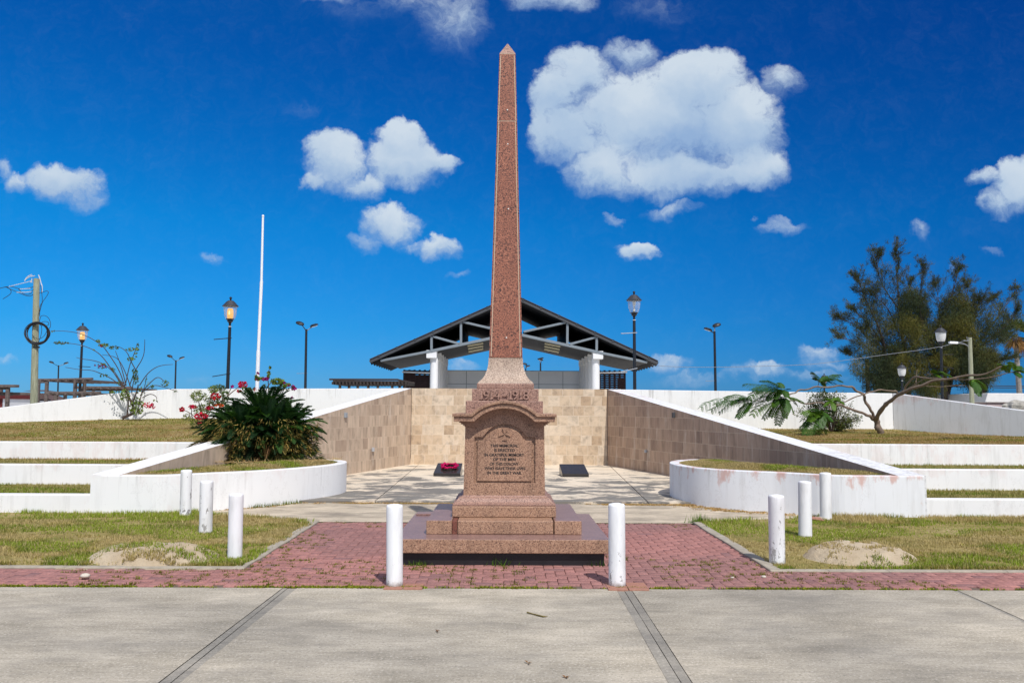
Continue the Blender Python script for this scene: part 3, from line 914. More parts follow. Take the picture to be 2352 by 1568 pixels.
for side in (-1, 1):
    N, X = (NL, XL) if side < 0 else (NR, XR)
    for k, (y, z) in enumerate(TER[side]):
        xe = outer_x(y + .1, N, X, side) - side * .12
        xo = side * 22
        mm = M().box(min(xe, xo), max(xe, xo), y, y + .2, 0 if k == 0 else TER[side][k - 1][1] - .2, z)
        w_ = mm.build('terrace_wall', 'white_terrace', bevel=.012)
        tag(w_, tn[side][k], 'wall', 'white terrace walls')
baseR = A(1950, 986, YB).z; baseR0 = A(2352, 994, PR[1]).z
def terrace_z(side, x, y):          # grass level
    T = TER[side]
    if y < T[1][0]: return T[0][1] - .03
    if y < T[2][0]: return T[1][1] - (.03 if side < 0 else .045)
    t = min(1.0, max(0.0, (y - T[2][0] - .2) / (YB - T[2][0] - .2)))
    zb = baseL if side < 0 else baseR
    if side > 0: t = t ** 4
    return T[2][1] - .02 + (zb - T[2][1] + .02) * t
mm = M()
for side in (-1, 1):
    N, X = (NL, XL) if side < 0 else (NR, XR)
    T = TER[side]
    rows = [(T[0][0] + .19, T[1][0] + .01, 4), (T[1][0] + .19, T[2][0] + .01, 4), (T[2][0] + .19, YB + .1, 16)]
    for (ya, ybb, n) in rows:
        o = len(mm.v); nx = 30
        for j in range(n + 1):
            y = ya + (ybb - ya) * j / n
            xe = outer_x(y, N, X, side) - side * .2; xo = side * 22
            for i in range(nx + 1):
                x = xe + (xo - xe) * i / nx
                mm.v.append((x, y, terrace_z(side, x, (ya + .25 if ybb < YB else y)) + (.03 * float(fbm(x * .9, y * .9, 3)) if ybb > YB else 0)))
        for j in range(n):
            for i in range(nx):
                a = o + j * (nx + 1) + i; q = (a, a + 1, a + nx + 2, a + nx + 1)
                mm.f.append(q[::-1] if side < 0 else q); mm.mi.append(0)
struct(mm.build('terrace_lawn', 'lawn', smooth=True))

# ---- planters
cL = crop(400, 800, 3.484); cR = crop(1500, 850, 2.613)
PZL, PZR = zl - .005, zr - .005
left_rim = [G(x, y, PZL) for x, y in [(238, 1090), (320, 1089), (400, 1088), (480, 1086), (550, 1083.3), (620, 1079.5), (690, 1074.5), (745, 1069.5), (780, 1065.5), (795, 1061.8), (797.5, 1059.2), (792, 1057), (778, 1055), (755, 1053.6), (715, 1052.2)]]
right_rim = [G(*cR(x, y), PZR) for x, y in [(1690, 685), (1400, 684), (1120, 680), (900, 672), (700, 664), (540, 656.5), (400, 647.5), (300, 637.5), (230, 627), (192, 617), (178, 609.5), (186, 602), (215, 596), (262, 591.5), (330, 588)]]
def smooth_poly(P, n=3):
    for _ in range(n):
        Q = [P[0]]
        for a, b in zip(P[:-1], P[1:]):
            Q += [a.lerp(b, .25), a.lerp(b, .75)]
        Q.append(P[-1]); P = Q
    return P
def planter(rim, z, side, name, label, matn):
    yf = (NL.y if side < 0 else NR.y) - .015; rim = [Vector((q.x, min(q.y, yf + .02 * i) if i < 3 else q.y, 0)) for i, q in enumerate(rim)]
    P = [Vector((q.x, q.y, 0)) for q in smooth_poly(rim, 3)]
    n = len(P); NN = []
    for i in range(n):
        a = (P[min(i + 1, n - 1)] - P[max(i - 1, 0)]).normalized()
        NN.append(Vector((-a.y, a.x, 0)) * (1 if side < 0 else -1))
    I = [p + q * .17 for p, q in zip(P, NN)]
    root = thing(name, label, 'planter', (P[n // 2].x, P[n // 2].y, 0))
    mm = M()
    for i in range(n):
        mm.v += [(P[i].x, P[i].y, -.04), (P[i].x, P[i].y, z), (I[i].x, I[i].y, z), (I[i].x, I[i].y, -.04)]
    for i in range(n - 1):
        for k in range(3):
            q = (4 * i + k, 4 * i + 4 + k, 4 * i + 5 + k, 4 * i + 1 + k)
            mm.f.append(q if side < 0 else q[::-1]); mm.mi.append(0)
    mm.build('planter_wall', matn, root, bevel=.012)
    # soil
    if side < 0: close = [P[-1] - nL * .1, niL - dL * .05]
    else: close = [P[-1] - nR * .1, niR - dR * .05]
    ring = I + close
    c = sum(ring, Vector()) / len(ring)
    mm = M(); R = 7
    for j in range(R + 1):
        for q in ring:
            t = j / R
            p = c.lerp(q, t)
            mm.v.append((p.x, p.y, z - .035 + .085 * (1 - t ** 2) + .025 * float(fbm(p.x * 2, p.y * 2, 3)) * (1 - t)))
    m_ = len(ring)
    for j in range(R):
        for i in range(m_):
            k = (i + 1) % m_
            q = (j * m_ + i, (j + 1) * m_ + i, (j + 1) * m_ + k, j * m_ + k)
            mm.f.append(q if side < 0 else q[::-1]); mm.mi.append(0)
    mm.build('soil', 'lawn', root, smooth=True)
    return root, P, I, ring, c
plL, PLo, PLi, ringL, cenL = planter(left_rim, PZL, -1, 'planter', 'low white curved planter holding the sago palm', 'white_planter')
plR, PRo, PRi, ringR, cenR = planter(right_rim, PZR, 1, 'planter', 'low white curved planter of dry grass with pink paint stains', 'white_planter_pink')

# ================================================================== memorial
c8 = crop(1040, 860, 4.9); c6 = crop(920, 1130, 4.523); c7 = crop(1080, 780, 7.127); cS = crop(1080, 80, 3.92)
YS = G(1160, 1300, .0).y - .04          # front of bottom slab
def XZ(f, x, y, Y):
    p = A(*f(x, y), Y); return p.x, p.z
xs0, zs1 = XZ(c6, 12, 599, YS); xs1, _ = XZ(c6, 2303, 604, YS); _, zs0 = XZ(c6, 1100, 753, YS)
WS = xs1 - xs0; MX = .5 * (xs0 + xs1)
AXY = YS + WS / 2
root = thing('war_memorial', 'pink granite obelisk on an inscribed stepped pedestal in the plaza', 'monument', (MX, AXY, 0))
mem = root
M().box(xs0 + .05, xs1 - .05, YS + .06, YS + WS - .06, -.02, zs0).build('plinth', 'black_plinth', mem)
mm = M().box(xs0, xs1, YS, YS + WS, zs0, zs1)
def topped(mm):
    mm.mi[1] = 1; return mm
topped(mm).build('base_slab', ['granite', 'granite_top_sky'], mem, bevel=.008)
M().box(xs0 + .03, xs0 + .5, YS + WS - .25, YS + WS - .02, zs1, zs1 + .022).build('loose_slab', 'granite_top_sky', mem, bevel=.004)
# slab and step tops: sky reflection put into a purplish granite colour
Y2 = G(*c6(1180, 552), zs1).y
x20, z2b = XZ(c6, 358, 402, Y2); x21, _ = XZ(c6, 2005, 402, Y2)
W2 = x21 - x20
xa = XZ(c6, 628, 402, Y2)[0]; xb = XZ(c6, 688, 402, Y2)[0]; xc = XZ(c6, 1706, 402, Y2)[0]; xd = XZ(c6, 1716, 402, Y2)[0]
topped(M().box(x20, xa, Y2, Y2 + W2, zs1, z2b)).build('step_block', ['granite', 'granite_top_sky'], mem, bevel=.007)
M().box(xa + .004, xb - .004, Y2 + .006, Y2 + W2 * .9, zs1, z2b - .006).build('step_infill', 'infill_stone', mem, bevel=.003)
M().box(xb, xc, Y2 + .002, Y2 + W2, zs1, z2b - .001).build('step_block', 'granite', mem, bevel=.012)
topped(M().box(xd, x21, Y2 + .001, Y2 + W2, zs1, z2b + .001)).build('step_block', ['granite', 'granite_top_sky'], mem, bevel=.009)
# pedestal base with mouldings
Y3 = G(*c6(1180, 371), z2b).y
x30, z3t = XZ(c6, 632, 250, Y3); x31, _ = XZ(c6, 1733, 250, Y3)
W3 = x31 - x30; cx = .5 * (x30 + x31); cy = Y3 + W3 / 2
h3 = W3 / 2
M().box(x30, x31, Y3, Y3 + W3, z2b, z3t).build('pedestal_base', 'granite', mem, bevel=.010)
YD = cy - .5 * (A(*c6(1615, 135), cy - .44).x - A(*c6(752, 135), cy - .44).x)
xd0, zd0 = XZ(c6, 752, 135, YD); xd1, _ = XZ(c6, 1616, 135, YD)
hd = .5 * (xd1 - xd0); cx = .5 * (xd0 + xd1)
mm = M(); zz = z3t; dz = (zd0 - z3t)
prof = [(h3 - .008, 0), (h3 - .004, .10), (h3 - .006, .22), (h3 - .02, .30), (h3 - .032, .34), (h3 - .04, .42), (h3 - .052, .60), (hd + .055, .70), (hd + .05, .76), (hd + .02, .90), (hd + .012, 1.0)]
for (ha, ta), (hb, tb) in zip(prof[:-1], prof[1:]):
    mm.frustum(cx, cy, ha, hb, zz + dz * ta, zz + dz * tb)
mm.build('pedestal_moulding', 'granite_rose', mem)
# die
def X8(x, Y=None): return A(*c8(x, 900), Y or YD).x
def Z8(y, Y=None): return A(*c8(697, y), Y or YD).z
xt0, xt1 = X8(245), X8(1153)
zdt = Z8(690)
ccx = A(*c8(697, 900), YD).x
k8 = (X8(1153) - X8(245)) / 908.0           # metres per reading
zap = Z8(510)
REC = .030
mm = M().hexa([(xd0, YD + REC, zd0), (xd1, YD + REC, zd0), (xd1, YD + 2 * hd, zd0), (xd0, YD + 2 * hd, zd0),
               (xt0, YD + REC, zdt), (xt1, YD + REC, zdt), (xt1, YD + 2 * hd, zdt), (xt0, YD + 2 * hd, zdt)])
mm.box(ccx - .34, ccx + .34, YD + REC, YD + 2 * hd - .01, zdt, zap)
mm.build('die_core', 'granite', mem)
# face ring with arched recess
def arch_outline(xl, xr, zb, zs, ra, za, sh):
    """rectangle with shoulders and a raised segmental head: xl,xr sides, zs shoulder height, half chord ra, apex za"""
    pts = [(xl, zb), (xr, zb), (xr, zs)]
    r = za - zs
    R = (ra * ra + r * r) / (2 * r); zc_ = za - R
    a0 = math.asin(min(1, ra / R))
    cxx = .5 * (xl + xr)
    pts.append((cxx + ra + sh, zs))
    for i in range(17):
        a = a0 - 2 * a0 * i / 16
        pts.append((cxx + R * math.sin(a), zc_ + R * math.cos(a) + (.006 if i in (0, 16) else 0)))
    pts.append((cxx - ra - sh, zs)); pts.append((xl, zs))
    return pts
zb_, zs_, za_ = Z8(1328), Z8(803), Z8(652)
hole = arch_outline(X8(352), X8(1052), zb_, zs_, 248 * k8, za_, 18 * k8)
outer = [(xd0, zd0), (xd1, zd0), (xt1, zdt), (ccx + .34, zdt), (ccx + .34, zap), (ccx - .34, zap), (ccx - .34, zdt), (xt0, zdt)]
tris = geometry.tessellate_polygon([[Vector((a, b, 0)) for a, b in outer], [Vector((a, b, 0)) for a, b in hole]])
allp = outer + hole
mm = M(); nP = len(allp)
mm.v = [(a, YD, b) for a, b in allp] + [(a, YD + REC, b) for a, b in allp]
for t in tris:
    a, b, c = [Vector((allp[i][0], allp[i][1])) for i in t]
    s = (b - a).cross(c - a) if hasattr((b - a), 'cross') else 0
    t = tuple(t) if s > 0 else tuple(reversed(t))
    mm.f.append(t); mm.mi.append(0)
no = len(outer)
for rng in (range(no), range(no, nP)):
    L = list(rng)
    for i in range(len(L)):
        a, b = L[i], L[(i + 1) % len(L)]
        mm.f.append((a, b, b + nP, a + nP)); mm.mi.append(0)
mm.build('die_face', 'granite', mem)
inn = arch_outline(X8(386), X8(1012), Z8(1310), Z8(842), 222 * k8, Z8(688), 14 * k8)
mm = M().extr([(a, YD + .006, b) for a, b in inn], (0, REC - .004, 0))
mm.build('panel', 'granite', mem, bevel=.004, seg=1)
# cornice: straight - arch - straight
def cornice_curve(ext, zstr, R, zc_, n=24):
    h = math.sqrt(max(0, R * R - (zstr - zc_) ** 2))
    a0 = math.asin(h / R)
    pts = [(-ext, zstr)]
    for i in range(n + 1):
        a = -a0 + 2 * a0 * i / n
        pts.append((R * math.sin(a), zc_ + R * math.cos(a)))
    pts.append((ext, zstr))
    return pts
YC = cy - .5 * (A(*c8(1277, 600), cy - .55).x - A(*c8(117, 600), cy - .55).x)
kc = (A(*c8(1277, 600), YC).x - A(*c8(117, 600), YC).x) / 1160.0
YC -= .035
ccc = A(*c8(697, 600), YC).x
zf = A(*c8(697, 628), YC).z                # underside of fascia, straight part
zcc = zf - (950 - 628) * kc                # arch centre
def layer(mm, Rlo, zlo, Rhi, zhi, ext, yf, yb):
    lo = cornice_curve(ext, zlo, Rlo * kc, zcc); hi = cornice_curve(ext, zhi, Rhi * kc, zcc)
    n = len(lo); o = len(mm.v)
    for y in (yf, yb):
        mm.v += [(ccc + a, y, b) for a, b in lo]; mm.v += [(ccc + a, y, b) for a, b in hi]
    for i in range(n - 1):
        mm.f += [(o + i, o + i + 1, o + n + i + 1, o + n + i), (o + 2 * n + i + 1, o + 2 * n + i, o + 3 * n + i, o + 3 * n + i + 1),
                 (o + n + i, o + n + i + 1, o + 3 * n + i + 1, o + 3 * n + i), (o + i + 1, o + i, o + 2 * n + i, o + 2 * n + i + 1)]
        mm.mi += [0] * 4
    e = n - 1
    mm.f += [(o, o + n, o + 3 * n, o + 2 * n), (o + e, o + 2 * n + e, o + 3 * n + e, o + n + e)]; mm.mi += [0, 0]
yb_ = cy + (cy - YC)
mm = M()
H = lambda v: v * kc
prj = YD - YC
for (ra, rb, f0, e0) in ((410, 425, .18, 462), (425, 440, .30, 478), (440, 458, .48, 500), (458, 472.5, .70, 520)):
    layer(mm, ra, zf - H(472 - ra), rb, zf - H(472 - rb), H(e0), YD - prj * f0 * .8, yb_ - prj * (1 - f0))
mm.build('cornice_moulding', 'granite', mem)
mm = M(); layer(mm, 472, zf, 530, zf + H(58), H(580), YC, yb_)
mm.build('cornice_fascia', 'granite', mem, bevel=.004, seg=1)
mm = M(); layer(mm, 529, zf + H(57), 565, zf + H(93), H(596), YC - .022, yb_ + .022)
mm.build('cornice_lip', 'granite', mem, bevel=.006, seg=2)
# attic, date block, neck
def square_part(name, f, xl, xr, yt, zb, mat, bev=.006, lift=0):
    Y = cy - .4
    for _ in range(3):
        hw = .5 * (A(*f(xr, yt), Y).x - A(*f(xl, yt), Y).x); Y = cy - hw
    c_ = .5 * (A(*f(xr, yt), Y).x + A(*f(xl, yt), Y).x); zt_ = A(*f(.5 * (xl + xr), yt), Y).z
    M().box(c_ - hw, c_ + hw, Y, Y + 2 * hw, zb, zt_).build(name, mat, mem, bevel=bev)
    return zt_, hw, c_, Y
zat, hwA, cA, YA = square_part('attic_block', c8, 252, 1140, 387, zf + H(60), 'granite_rose', .008)
zdb, hwB, cB, YBk = square_part('date_block', c8, 325, 1090, 250, zat, 'granite_rose', .006)
znb, hwN, cN, YN = square_part('neck_band', c8, 380, 1037, 186, zdb, 'granite_rose', .010)
Ysh = cy - .19
hs0 = .5 * (A(*c7(1030, 410), Ysh).x - A(*c7(470, 410), Ysh).x); Ysh = cy - hs0
cs0 = .5 * (A(*c7(1030, 410), Ysh).x + A(*c7(470, 410), Ysh).x)
zsh = A(*c7(750, 412), Ysh).z
mm = M(); pr = []
for i in range(15):
    t = i / 14
    a = t * math.pi / 2
    hw = hs0 + .004 + (hwN - .012 - hs0) * (1 - math.sin(a)) ** 1.15
    pr.append((hw, znb + (zsh - .004 - znb) * (.06 + .94 * (1 - math.cos(a)) ** .80) if i else znb))
for (ha, za2), (hb, zb2) in zip(pr[:-1], pr[1:]):
    mm.frustum(cN + (cs0 - cN) * 1, cy, ha, hb, za2, zb2)
mm.build('neck', 'granite_pale', mem)
# shaft
Yt = cy - .09
ht = .5 * (A(*cS(503, 184), Yt).x - A(*cS(355, 184), Yt).x); Yt = cy - ht
ct = .5 * (A(*cS(503, 184), Yt).x + A(*cS(355, 184), Yt).x); zst = A(*cS(430, 184), Yt).z
zap2 = A(*cS(430, 94), cy).z; xap = A(*cS(430, 94), cy).x
def lerp(a, b, t): return a + (b - a) * t
tj = None
zj = A(*cS(430, 800), cy - .11).z; tj = (zj - zsh) / (zst - zsh)
def shaft_sec(t): return lerp(cs0, ct, t), lerp(hs0, ht, t), lerp(zsh, zst, t)
mm = M()
def sq(c_, h_, z_): return [(c_ - h_, cy - h_, z_), (c_ + h_, cy - h_, z_), (c_ + h_, cy + h_, z_), (c_ - h_, cy + h_, z_)]
c0, h0, z0_ = shaft_sec(0); c1, h1, z1_ = shaft_sec(tj - .0008)
M().hexa(sq(c0, h0, z0_) + sq(c1, h1, z1_)).build('shaft', 'granite_red', mem, bevel=.004)
c2, h2, z2_ = shaft_sec(tj + .0008); c3, h3_, z3_ = shaft_sec(1)
M().hexa(sq(c2, h2, z2_) + sq(c3, h3_, z3_)).build('shaft', 'granite_red', mem, bevel=.004)
M().hexa(sq(c1, h1 - .003, z1_ - .004) + sq(c2, h2 - .003, z2_ + .004)).build('mortar_joint', 'pale_mortar', mem)
M().hexa(sq(c3, h3_ - .002, z3_ - .002) + sq(c3, h3_ - .002, z3_ + .006)).build('mortar_joint', 'pale_mortar', mem)
mm = M(); b = sq(c3, h3_ - .001, z3_ + .006)
mm.add(b + [(xap - .006, cy - .006, zap2), (xap + .006, cy - .006, zap2), (xap + .006, cy + .006, zap2), (xap - .006, cy + .006, zap2)],
       [(3, 2, 1, 0), (4, 5, 6, 7), (0, 1, 5, 4), (1, 2, 6, 5), (2, 3, 7, 6), (3, 0, 4, 7)])
mm.build('pyramidion', 'granite_rose', mem)
mm = M()
for s in (-1, 1):
    for (ta, tb) in ((.004, tj - .002), (tj + .002, .995)):
        for n_ in range(1):
            ca, ha, za3 = shaft_sec(ta); cb, hb, zb3 = shaft_sec(tb)
            ia, ib = ha * .87, hb * .83
            w_ = .0035
            pa, pb = Vector((ca + s * ia, cy - ha - .0015, za3)), Vector((cb + s * ib, cy - hb - .0015, zb3))
            mm.hexa([(pa.x - w_, pa.y, pa.z), (pa.x + w_, pa.y, pa.z), (pa.x + w_, pa.y + .01, pa.z), (pa.x - w_, pa.y + .01, pa.z),
                     (pb.x - w_, pb.y, pb.z), (pb.x + w_, pb.y, pb.z), (pb.x + w_, pb.y + .01, pb.z), (pb.x - w_, pb.y + .01, pb.z)])
mm.build('incised_border', 'pale_mortar', mem)
for (f, x, y) in ((cS, 428, 697), (crop(1160, 50, 2.851), 90, 1253), (c7, 762, 77), (cS, 432, 1010)):
    t = .5
    for _ in range(4):
        c_, h_, z_ = shaft_sec(t); p = A(*f(x, y), cy - h_); t = (p.z - zsh) / (zst - zsh)
    M().tube([(p.x, cy - h_ - .003, p.z), (p.x, cy - h_ + .01, p.z)], .008, 10).build('plug', 'plug_white', mem)

def text_mesh(body, size, x, y, z, depth, mat, parent, name, width=None, off=0.0, space=1.0):
    cu = bpy.data.curves.new('txt', 'FONT')
    cu.body = body; cu.size = size; cu.extrude = depth; cu.align_x = 'CENTER'; cu.offset = off; cu.space_character = space
    to = bpy.data.objects.new('txt', cu); COL.objects.link(to)
    dg = bpy.context.evaluated_depsgraph_get(); dg.update()
    me = bpy.data.meshes.new_from_object(to.evaluated_get(dg))
    bpy.data.objects.remove(to); bpy.data.curves.remove(cu)
    xs_ = [q.co.x for q in me.vertices]
    sx_ = width / (max(xs_) - min(xs_)) if width else 1.0
    mx_ = .5 * (max(xs_) + min(xs_))
    return [((q.co.x - mx_) * sx_ + x, y - q.co.z, q.co.y + z) for q in me.vertices], [tuple(p.vertices) for p in me.polygons]
cT = crop(1040, 940, 5.2267)
mm = M()
YP = YD + .006
for body, yc, x0, x1 in (('THIS MEMORIAL', 542, 572, 912), ('IS ERECTED', 598, 618, 872), ('IN GRATEFUL MEMORY', 655, 500, 985), ('OF THE MEN', 710, 606, 880),
                         ('OF THIS COLONY', 765, 565, 916), ('WHO GAVE THEIR LIVES', 820, 500, 997), ('IN THE GREAT WAR', 875, 536, 948)):
    pa, pb = A(*cT(x0, yc + 17), YP), A(*cT(x1, yc + 17), YP)
    hcap = A(*cT(x0, yc - 17), YP).z - pa.z
    v_, f_ = text_mesh(body, hcap / .70, .5 * (pa.x + pb.x), YP, pa.z, .0016, None, None, None, width=pb.x - pa.x, off=.0003)
    mm = M()
    for k_, dx in enumerate((-.0011, .0, .0011)):
        mm.add([(q[0] + dx, q[1] - .0003 * k_, q[2] + .0006 * (k_ - 1)) for q in v_], f_)
    mm.build('inscription_line', 'letter_black', mem)
mm = M()
YF = YBk
for gl, gxp, gw in (('1', 433, 22), ('9', 489, 66), ('1', 547, 22), ('4', 612, 76), ('-', 704, 62), ('1', 767, 22), ('9', 821, 66), ('1', 884, 22), ('8', 944, 72)):
    p_ = A(*c8(gxp, 372), YF); q_ = A(*c8(gxp + gw, 372), YF)
    hcap = A(*c8(425, 270), YF).z - p_.z
    v_, f_ = text_mesh(gl, hcap / .70, p_.x, YF, p_.z, .022, None, None, None, width=q_.x - p_.x, off=.0010 if gl != '-' else 0)
    mm.add([(q[0], q[1], q[2] + (.13 * hcap if gl == '-' else 0)) for q in v_], f_)
    if gl == '1':
        a_ = A(*c8(gxp - 22, 372), YF); b_ = A(*c8(gxp + 24, 358), YF)
        mm.box(a_.x, b_.x, YF - .0205, YF + .004, a_.z, b_.z)
mm.build('date_numerals', 'granite_rose', mem)
# cross pattee in relief
mm = M(); cxp = A(*cT(745, 402), YP); ar = 74 * k8 * 4.9 / 5.2267
for k in range(4):
    a = k * math.pi / 2
    d_ = Vector((math.cos(a), 0, math.sin(a))); n_ = Vector((-math.sin(a), 0, math.cos(a)))
    P_ = [cxp + d_ * .004 - n_ * .004, cxp + d_ * ar - n_ * ar * .42, cxp + d_ * ar + n_ * ar * .42, cxp + d_ * .004 + n_ * .004]
    mm.extr([(q.x, YP - .014, q.z) for q in P_], (0, .02, 0))
mm.build('cross_emblem', 'granite', mem)
# ================================================================== bollards
def bollard(px, py, ptop, wpx, label, seed, cap=True):
    p = G(px, py, 0.01)
    rnd = random.Random(seed)
    r = wpx / FPX * p.y / 2 * 1.0
    h = A(px, ptop, p.y).z
    root = thing('bollard', label, 'bollard', (p.x, p.y + r, 0.0), 'white concrete bollards')
    prof = [(r * 1.02, -.03), (r * 1.01, .05)]
    for i in range(1, 13):
        prof.append((r * (1 + rnd.uniform(-.008, .008)), .05 + (h - .075) * i / 12))
    prof += [(r * .975, h - .010), (r * .90, h - .003), (r * .5, h + .003), (r * .06, h + .005)]
    mm = M().lathe(prof, (p.x, p.y + r, 0), 28)
    for i, q in enumerate(mm.v):               # worn, slightly lumpy rim
        if q[2] > h - .03:
            a = math.atan2(q[1] - p.y - r, q[0] - p.x)
            dz = .010 * (fbm(a * 2.2 + seed, q[2] * 3 + seed, 3) - .55)
            mm.v[i] = (q[0], q[1], q[2] + float(dz))
    ob = mm.build('post', 'bollard_paint', root, smooth=True)
    root.rotation_euler = (rad(rnd.uniform(-.8, .8)), rad(rnd.uniform(-.8, .8)), 0)
    return root, p, r
for a in [
    (904, 1347, 1160, 37.5, 'white bollard on the brick paving before the plinth, on the sago palm side', 1),
    (1420, 1347, 1158, 38.5, 'white bollard on the brick paving before the plinth, on the poinciana tree side', 2),
    (534, 1287, 1135, 32.5, 'white bollard beside the grassy sand mound, nearest the brick paving on that lawn', 3),
    (467, 1227, 1105, 29.5, 'flaking white bollard on the lawn before the sago planter, middle one of its three', 4),
    (421, 1187, 1080, 25, 'white bollard standing close against the sago palm planter wall', 5),
    (1791, 1298, 1138, 36, 'scuffed white bollard beside the bare sand heap, near the brick edge', 6),
    (1855, 1237, 1106, 30, 'flaking white bollard on the lawn before the stained planter, middle one of its three', 7),
    (1902, 1197, 1086, 26, 'white bollard with broken footing close against the stained planter', 8)]:
    bollard(*a)
# terracotta pads under the two front bollards, and the broken footing
for (x0, x1, y0, y1) in ((880, 975, 1351, 1338), (1398, 1478, 1353, 1336)):
    a, b = G(x0, y0, .012), G(x1, y1, .012)
    mm = M().box(a.x, a.x + (b.x - a.x) * .5 - .004, a.y + .01, b.y, -.02, .0125).box(a.x + (b.x - a.x) * .5 + .004, b.x, a.y + .01, b.y - .02, -.02, .0125)
    struct(mm.build('brick_patch_pavement', 'terracotta', bevel=.003))
p = G(1880, 1194, .02)
root = thing('broken_footing', 'broken concrete footing with red face at the foot of a bollard', 'concrete lump', (p.x, p.y, 0))
mm = M()
for i in range(5):
    c_ = Vector((p.x - .10 + i * .06, p.y + random.uniform(-.02, .03), .015))
    mm.lathe([(.05, 0), (.055, .025), (.035, .05), (.008, .06)], c_, 7)
mm.build('rubble', 'kerb_concrete', root)
a = G(1850, 1188, .06); b = G(1889, 1191, .06)
M().hexa([(a.x, a.y - .05, .045), (b.x, b.y - .08, .035), (b.x - .02, b.y + .05, .06), (a.x, a.y + .06, .07),
          (a.x, a.y - .05, .060), (b.x, b.y - .08, .05), (b.x - .02, b.y + .05, .078), (a.x, a.y + .06, .085)]).build('red_face', 'terracotta', root, bevel=.004)

# ================================================================== plaques and wreath
c5 = crop(850, 1000, 3.36)
def plaque(x0, x1, yb, yt, xb0, xb1, yback, label):
    q = G(*c5(.5 * (x0 + x1), yb), PLZ); Y = q.y
    a0, a1 = A(*c5(x0, yb), Y), A(*c5(x1, yb), Y)
    hf = A(*c5(.5 * (x0 + x1), yt), Y).z
    Yb = Y + .62
    b0, b1 = A(*c5(xb0, yback), Yb), A(*c5(xb1, yback), Yb)
    root = thing('memorial_plaque', label, 'plaque', (q.x, q.y + .3, PLZ), 'sloping black plaques')
    mm = M().hexa([(a0.x, Y, PLZ), (a1.x, Y, PLZ), (b1.x, Yb, PLZ), (b0.x, Yb, PLZ), (a0.x, Y, hf), (a1.x, Y, hf), (b1.x, Yb, b0.z), (b0.x, Yb, b0.z)])
    mm.build('block', 'black_granite', root, bevel=.008)
    return root, (a0, a1, b0, b1, hf, Y, Yb)
pl1, q1 = plaque(556, 768, 389, 364, 592, 786, 283, 'black sloping plaque on the plaza carrying the crimson wreath')
pl2, q2 = plaque(1572, 1782, 395, 368, 1548, 1744, 291, 'bare black sloping plaque on the plaza without a wreath')
def on_plaque(q, u, v):
    a0, a1, b0, b1, hf, Y, Yb = q
    f = Vector((a0.x, Y, hf)).lerp(Vector((a1.x, Y, hf)), u); g = Vector((b0.x, Yb, b0.z)).lerp(Vector((b1.x, Yb, b0.z)), u)
    return f.lerp(g, v)
wc = on_plaque(q1, .52, .50)
wr = thing('wreath', 'round wreath of crimson flowers lying on a black plaque', 'wreath', wc)
ux = (on_plaque(q1, 1, .5) - on_plaque(q1, 0, .5)).normalized(); uy = (on_plaque(q1, .5, 1) - on_plaque(q1, .5, 0)).normalized(); un = ux.cross(uy)
V, F, C = [], [], []
for i in range(34):
    a = i / 34 * 2 * math.pi + random.uniform(-.06, .06)
    rr = .150 + random.uniform(-.03, .03)
    c_ = wc + ux * rr * 1.15 * math.cos(a) + uy * rr * math.sin(a) + un * random.uniform(.02, .055)
    base = np.array((.58, .012, .13)) * random.uniform(.6, 1.2)
    for k in range(6):
        b_ = k / 6 * 2 * math.pi + random.random()
        e = (ux * math.cos(b_) + uy * math.sin(b_)); s = e.cross(un)
        L = random.uniform(.036, .055); o = len(V)
        V += [c_ + un * .002, c_ + e * L * .6 + s * L * .45 + un * .028, c_ + e * L + un * random.uniform(.0, .035), c_ + e * L * .6 - s * L * .45 + un * .028]
        F.append((o, o + 1, o + 2, o + 3)); C += [base] * 4
fast('petals', V, F, 'petal', wr, np.array(C))
mm = M(); mm.tube([wc + ux * .16 * math.cos(t) + uy * .145 * math.sin(t) + un * .012 for t in np.linspace(0, 2 * math.pi, 25)], .018, 6, cap=False)
mm.build('ring', 'stem_brown', wr)

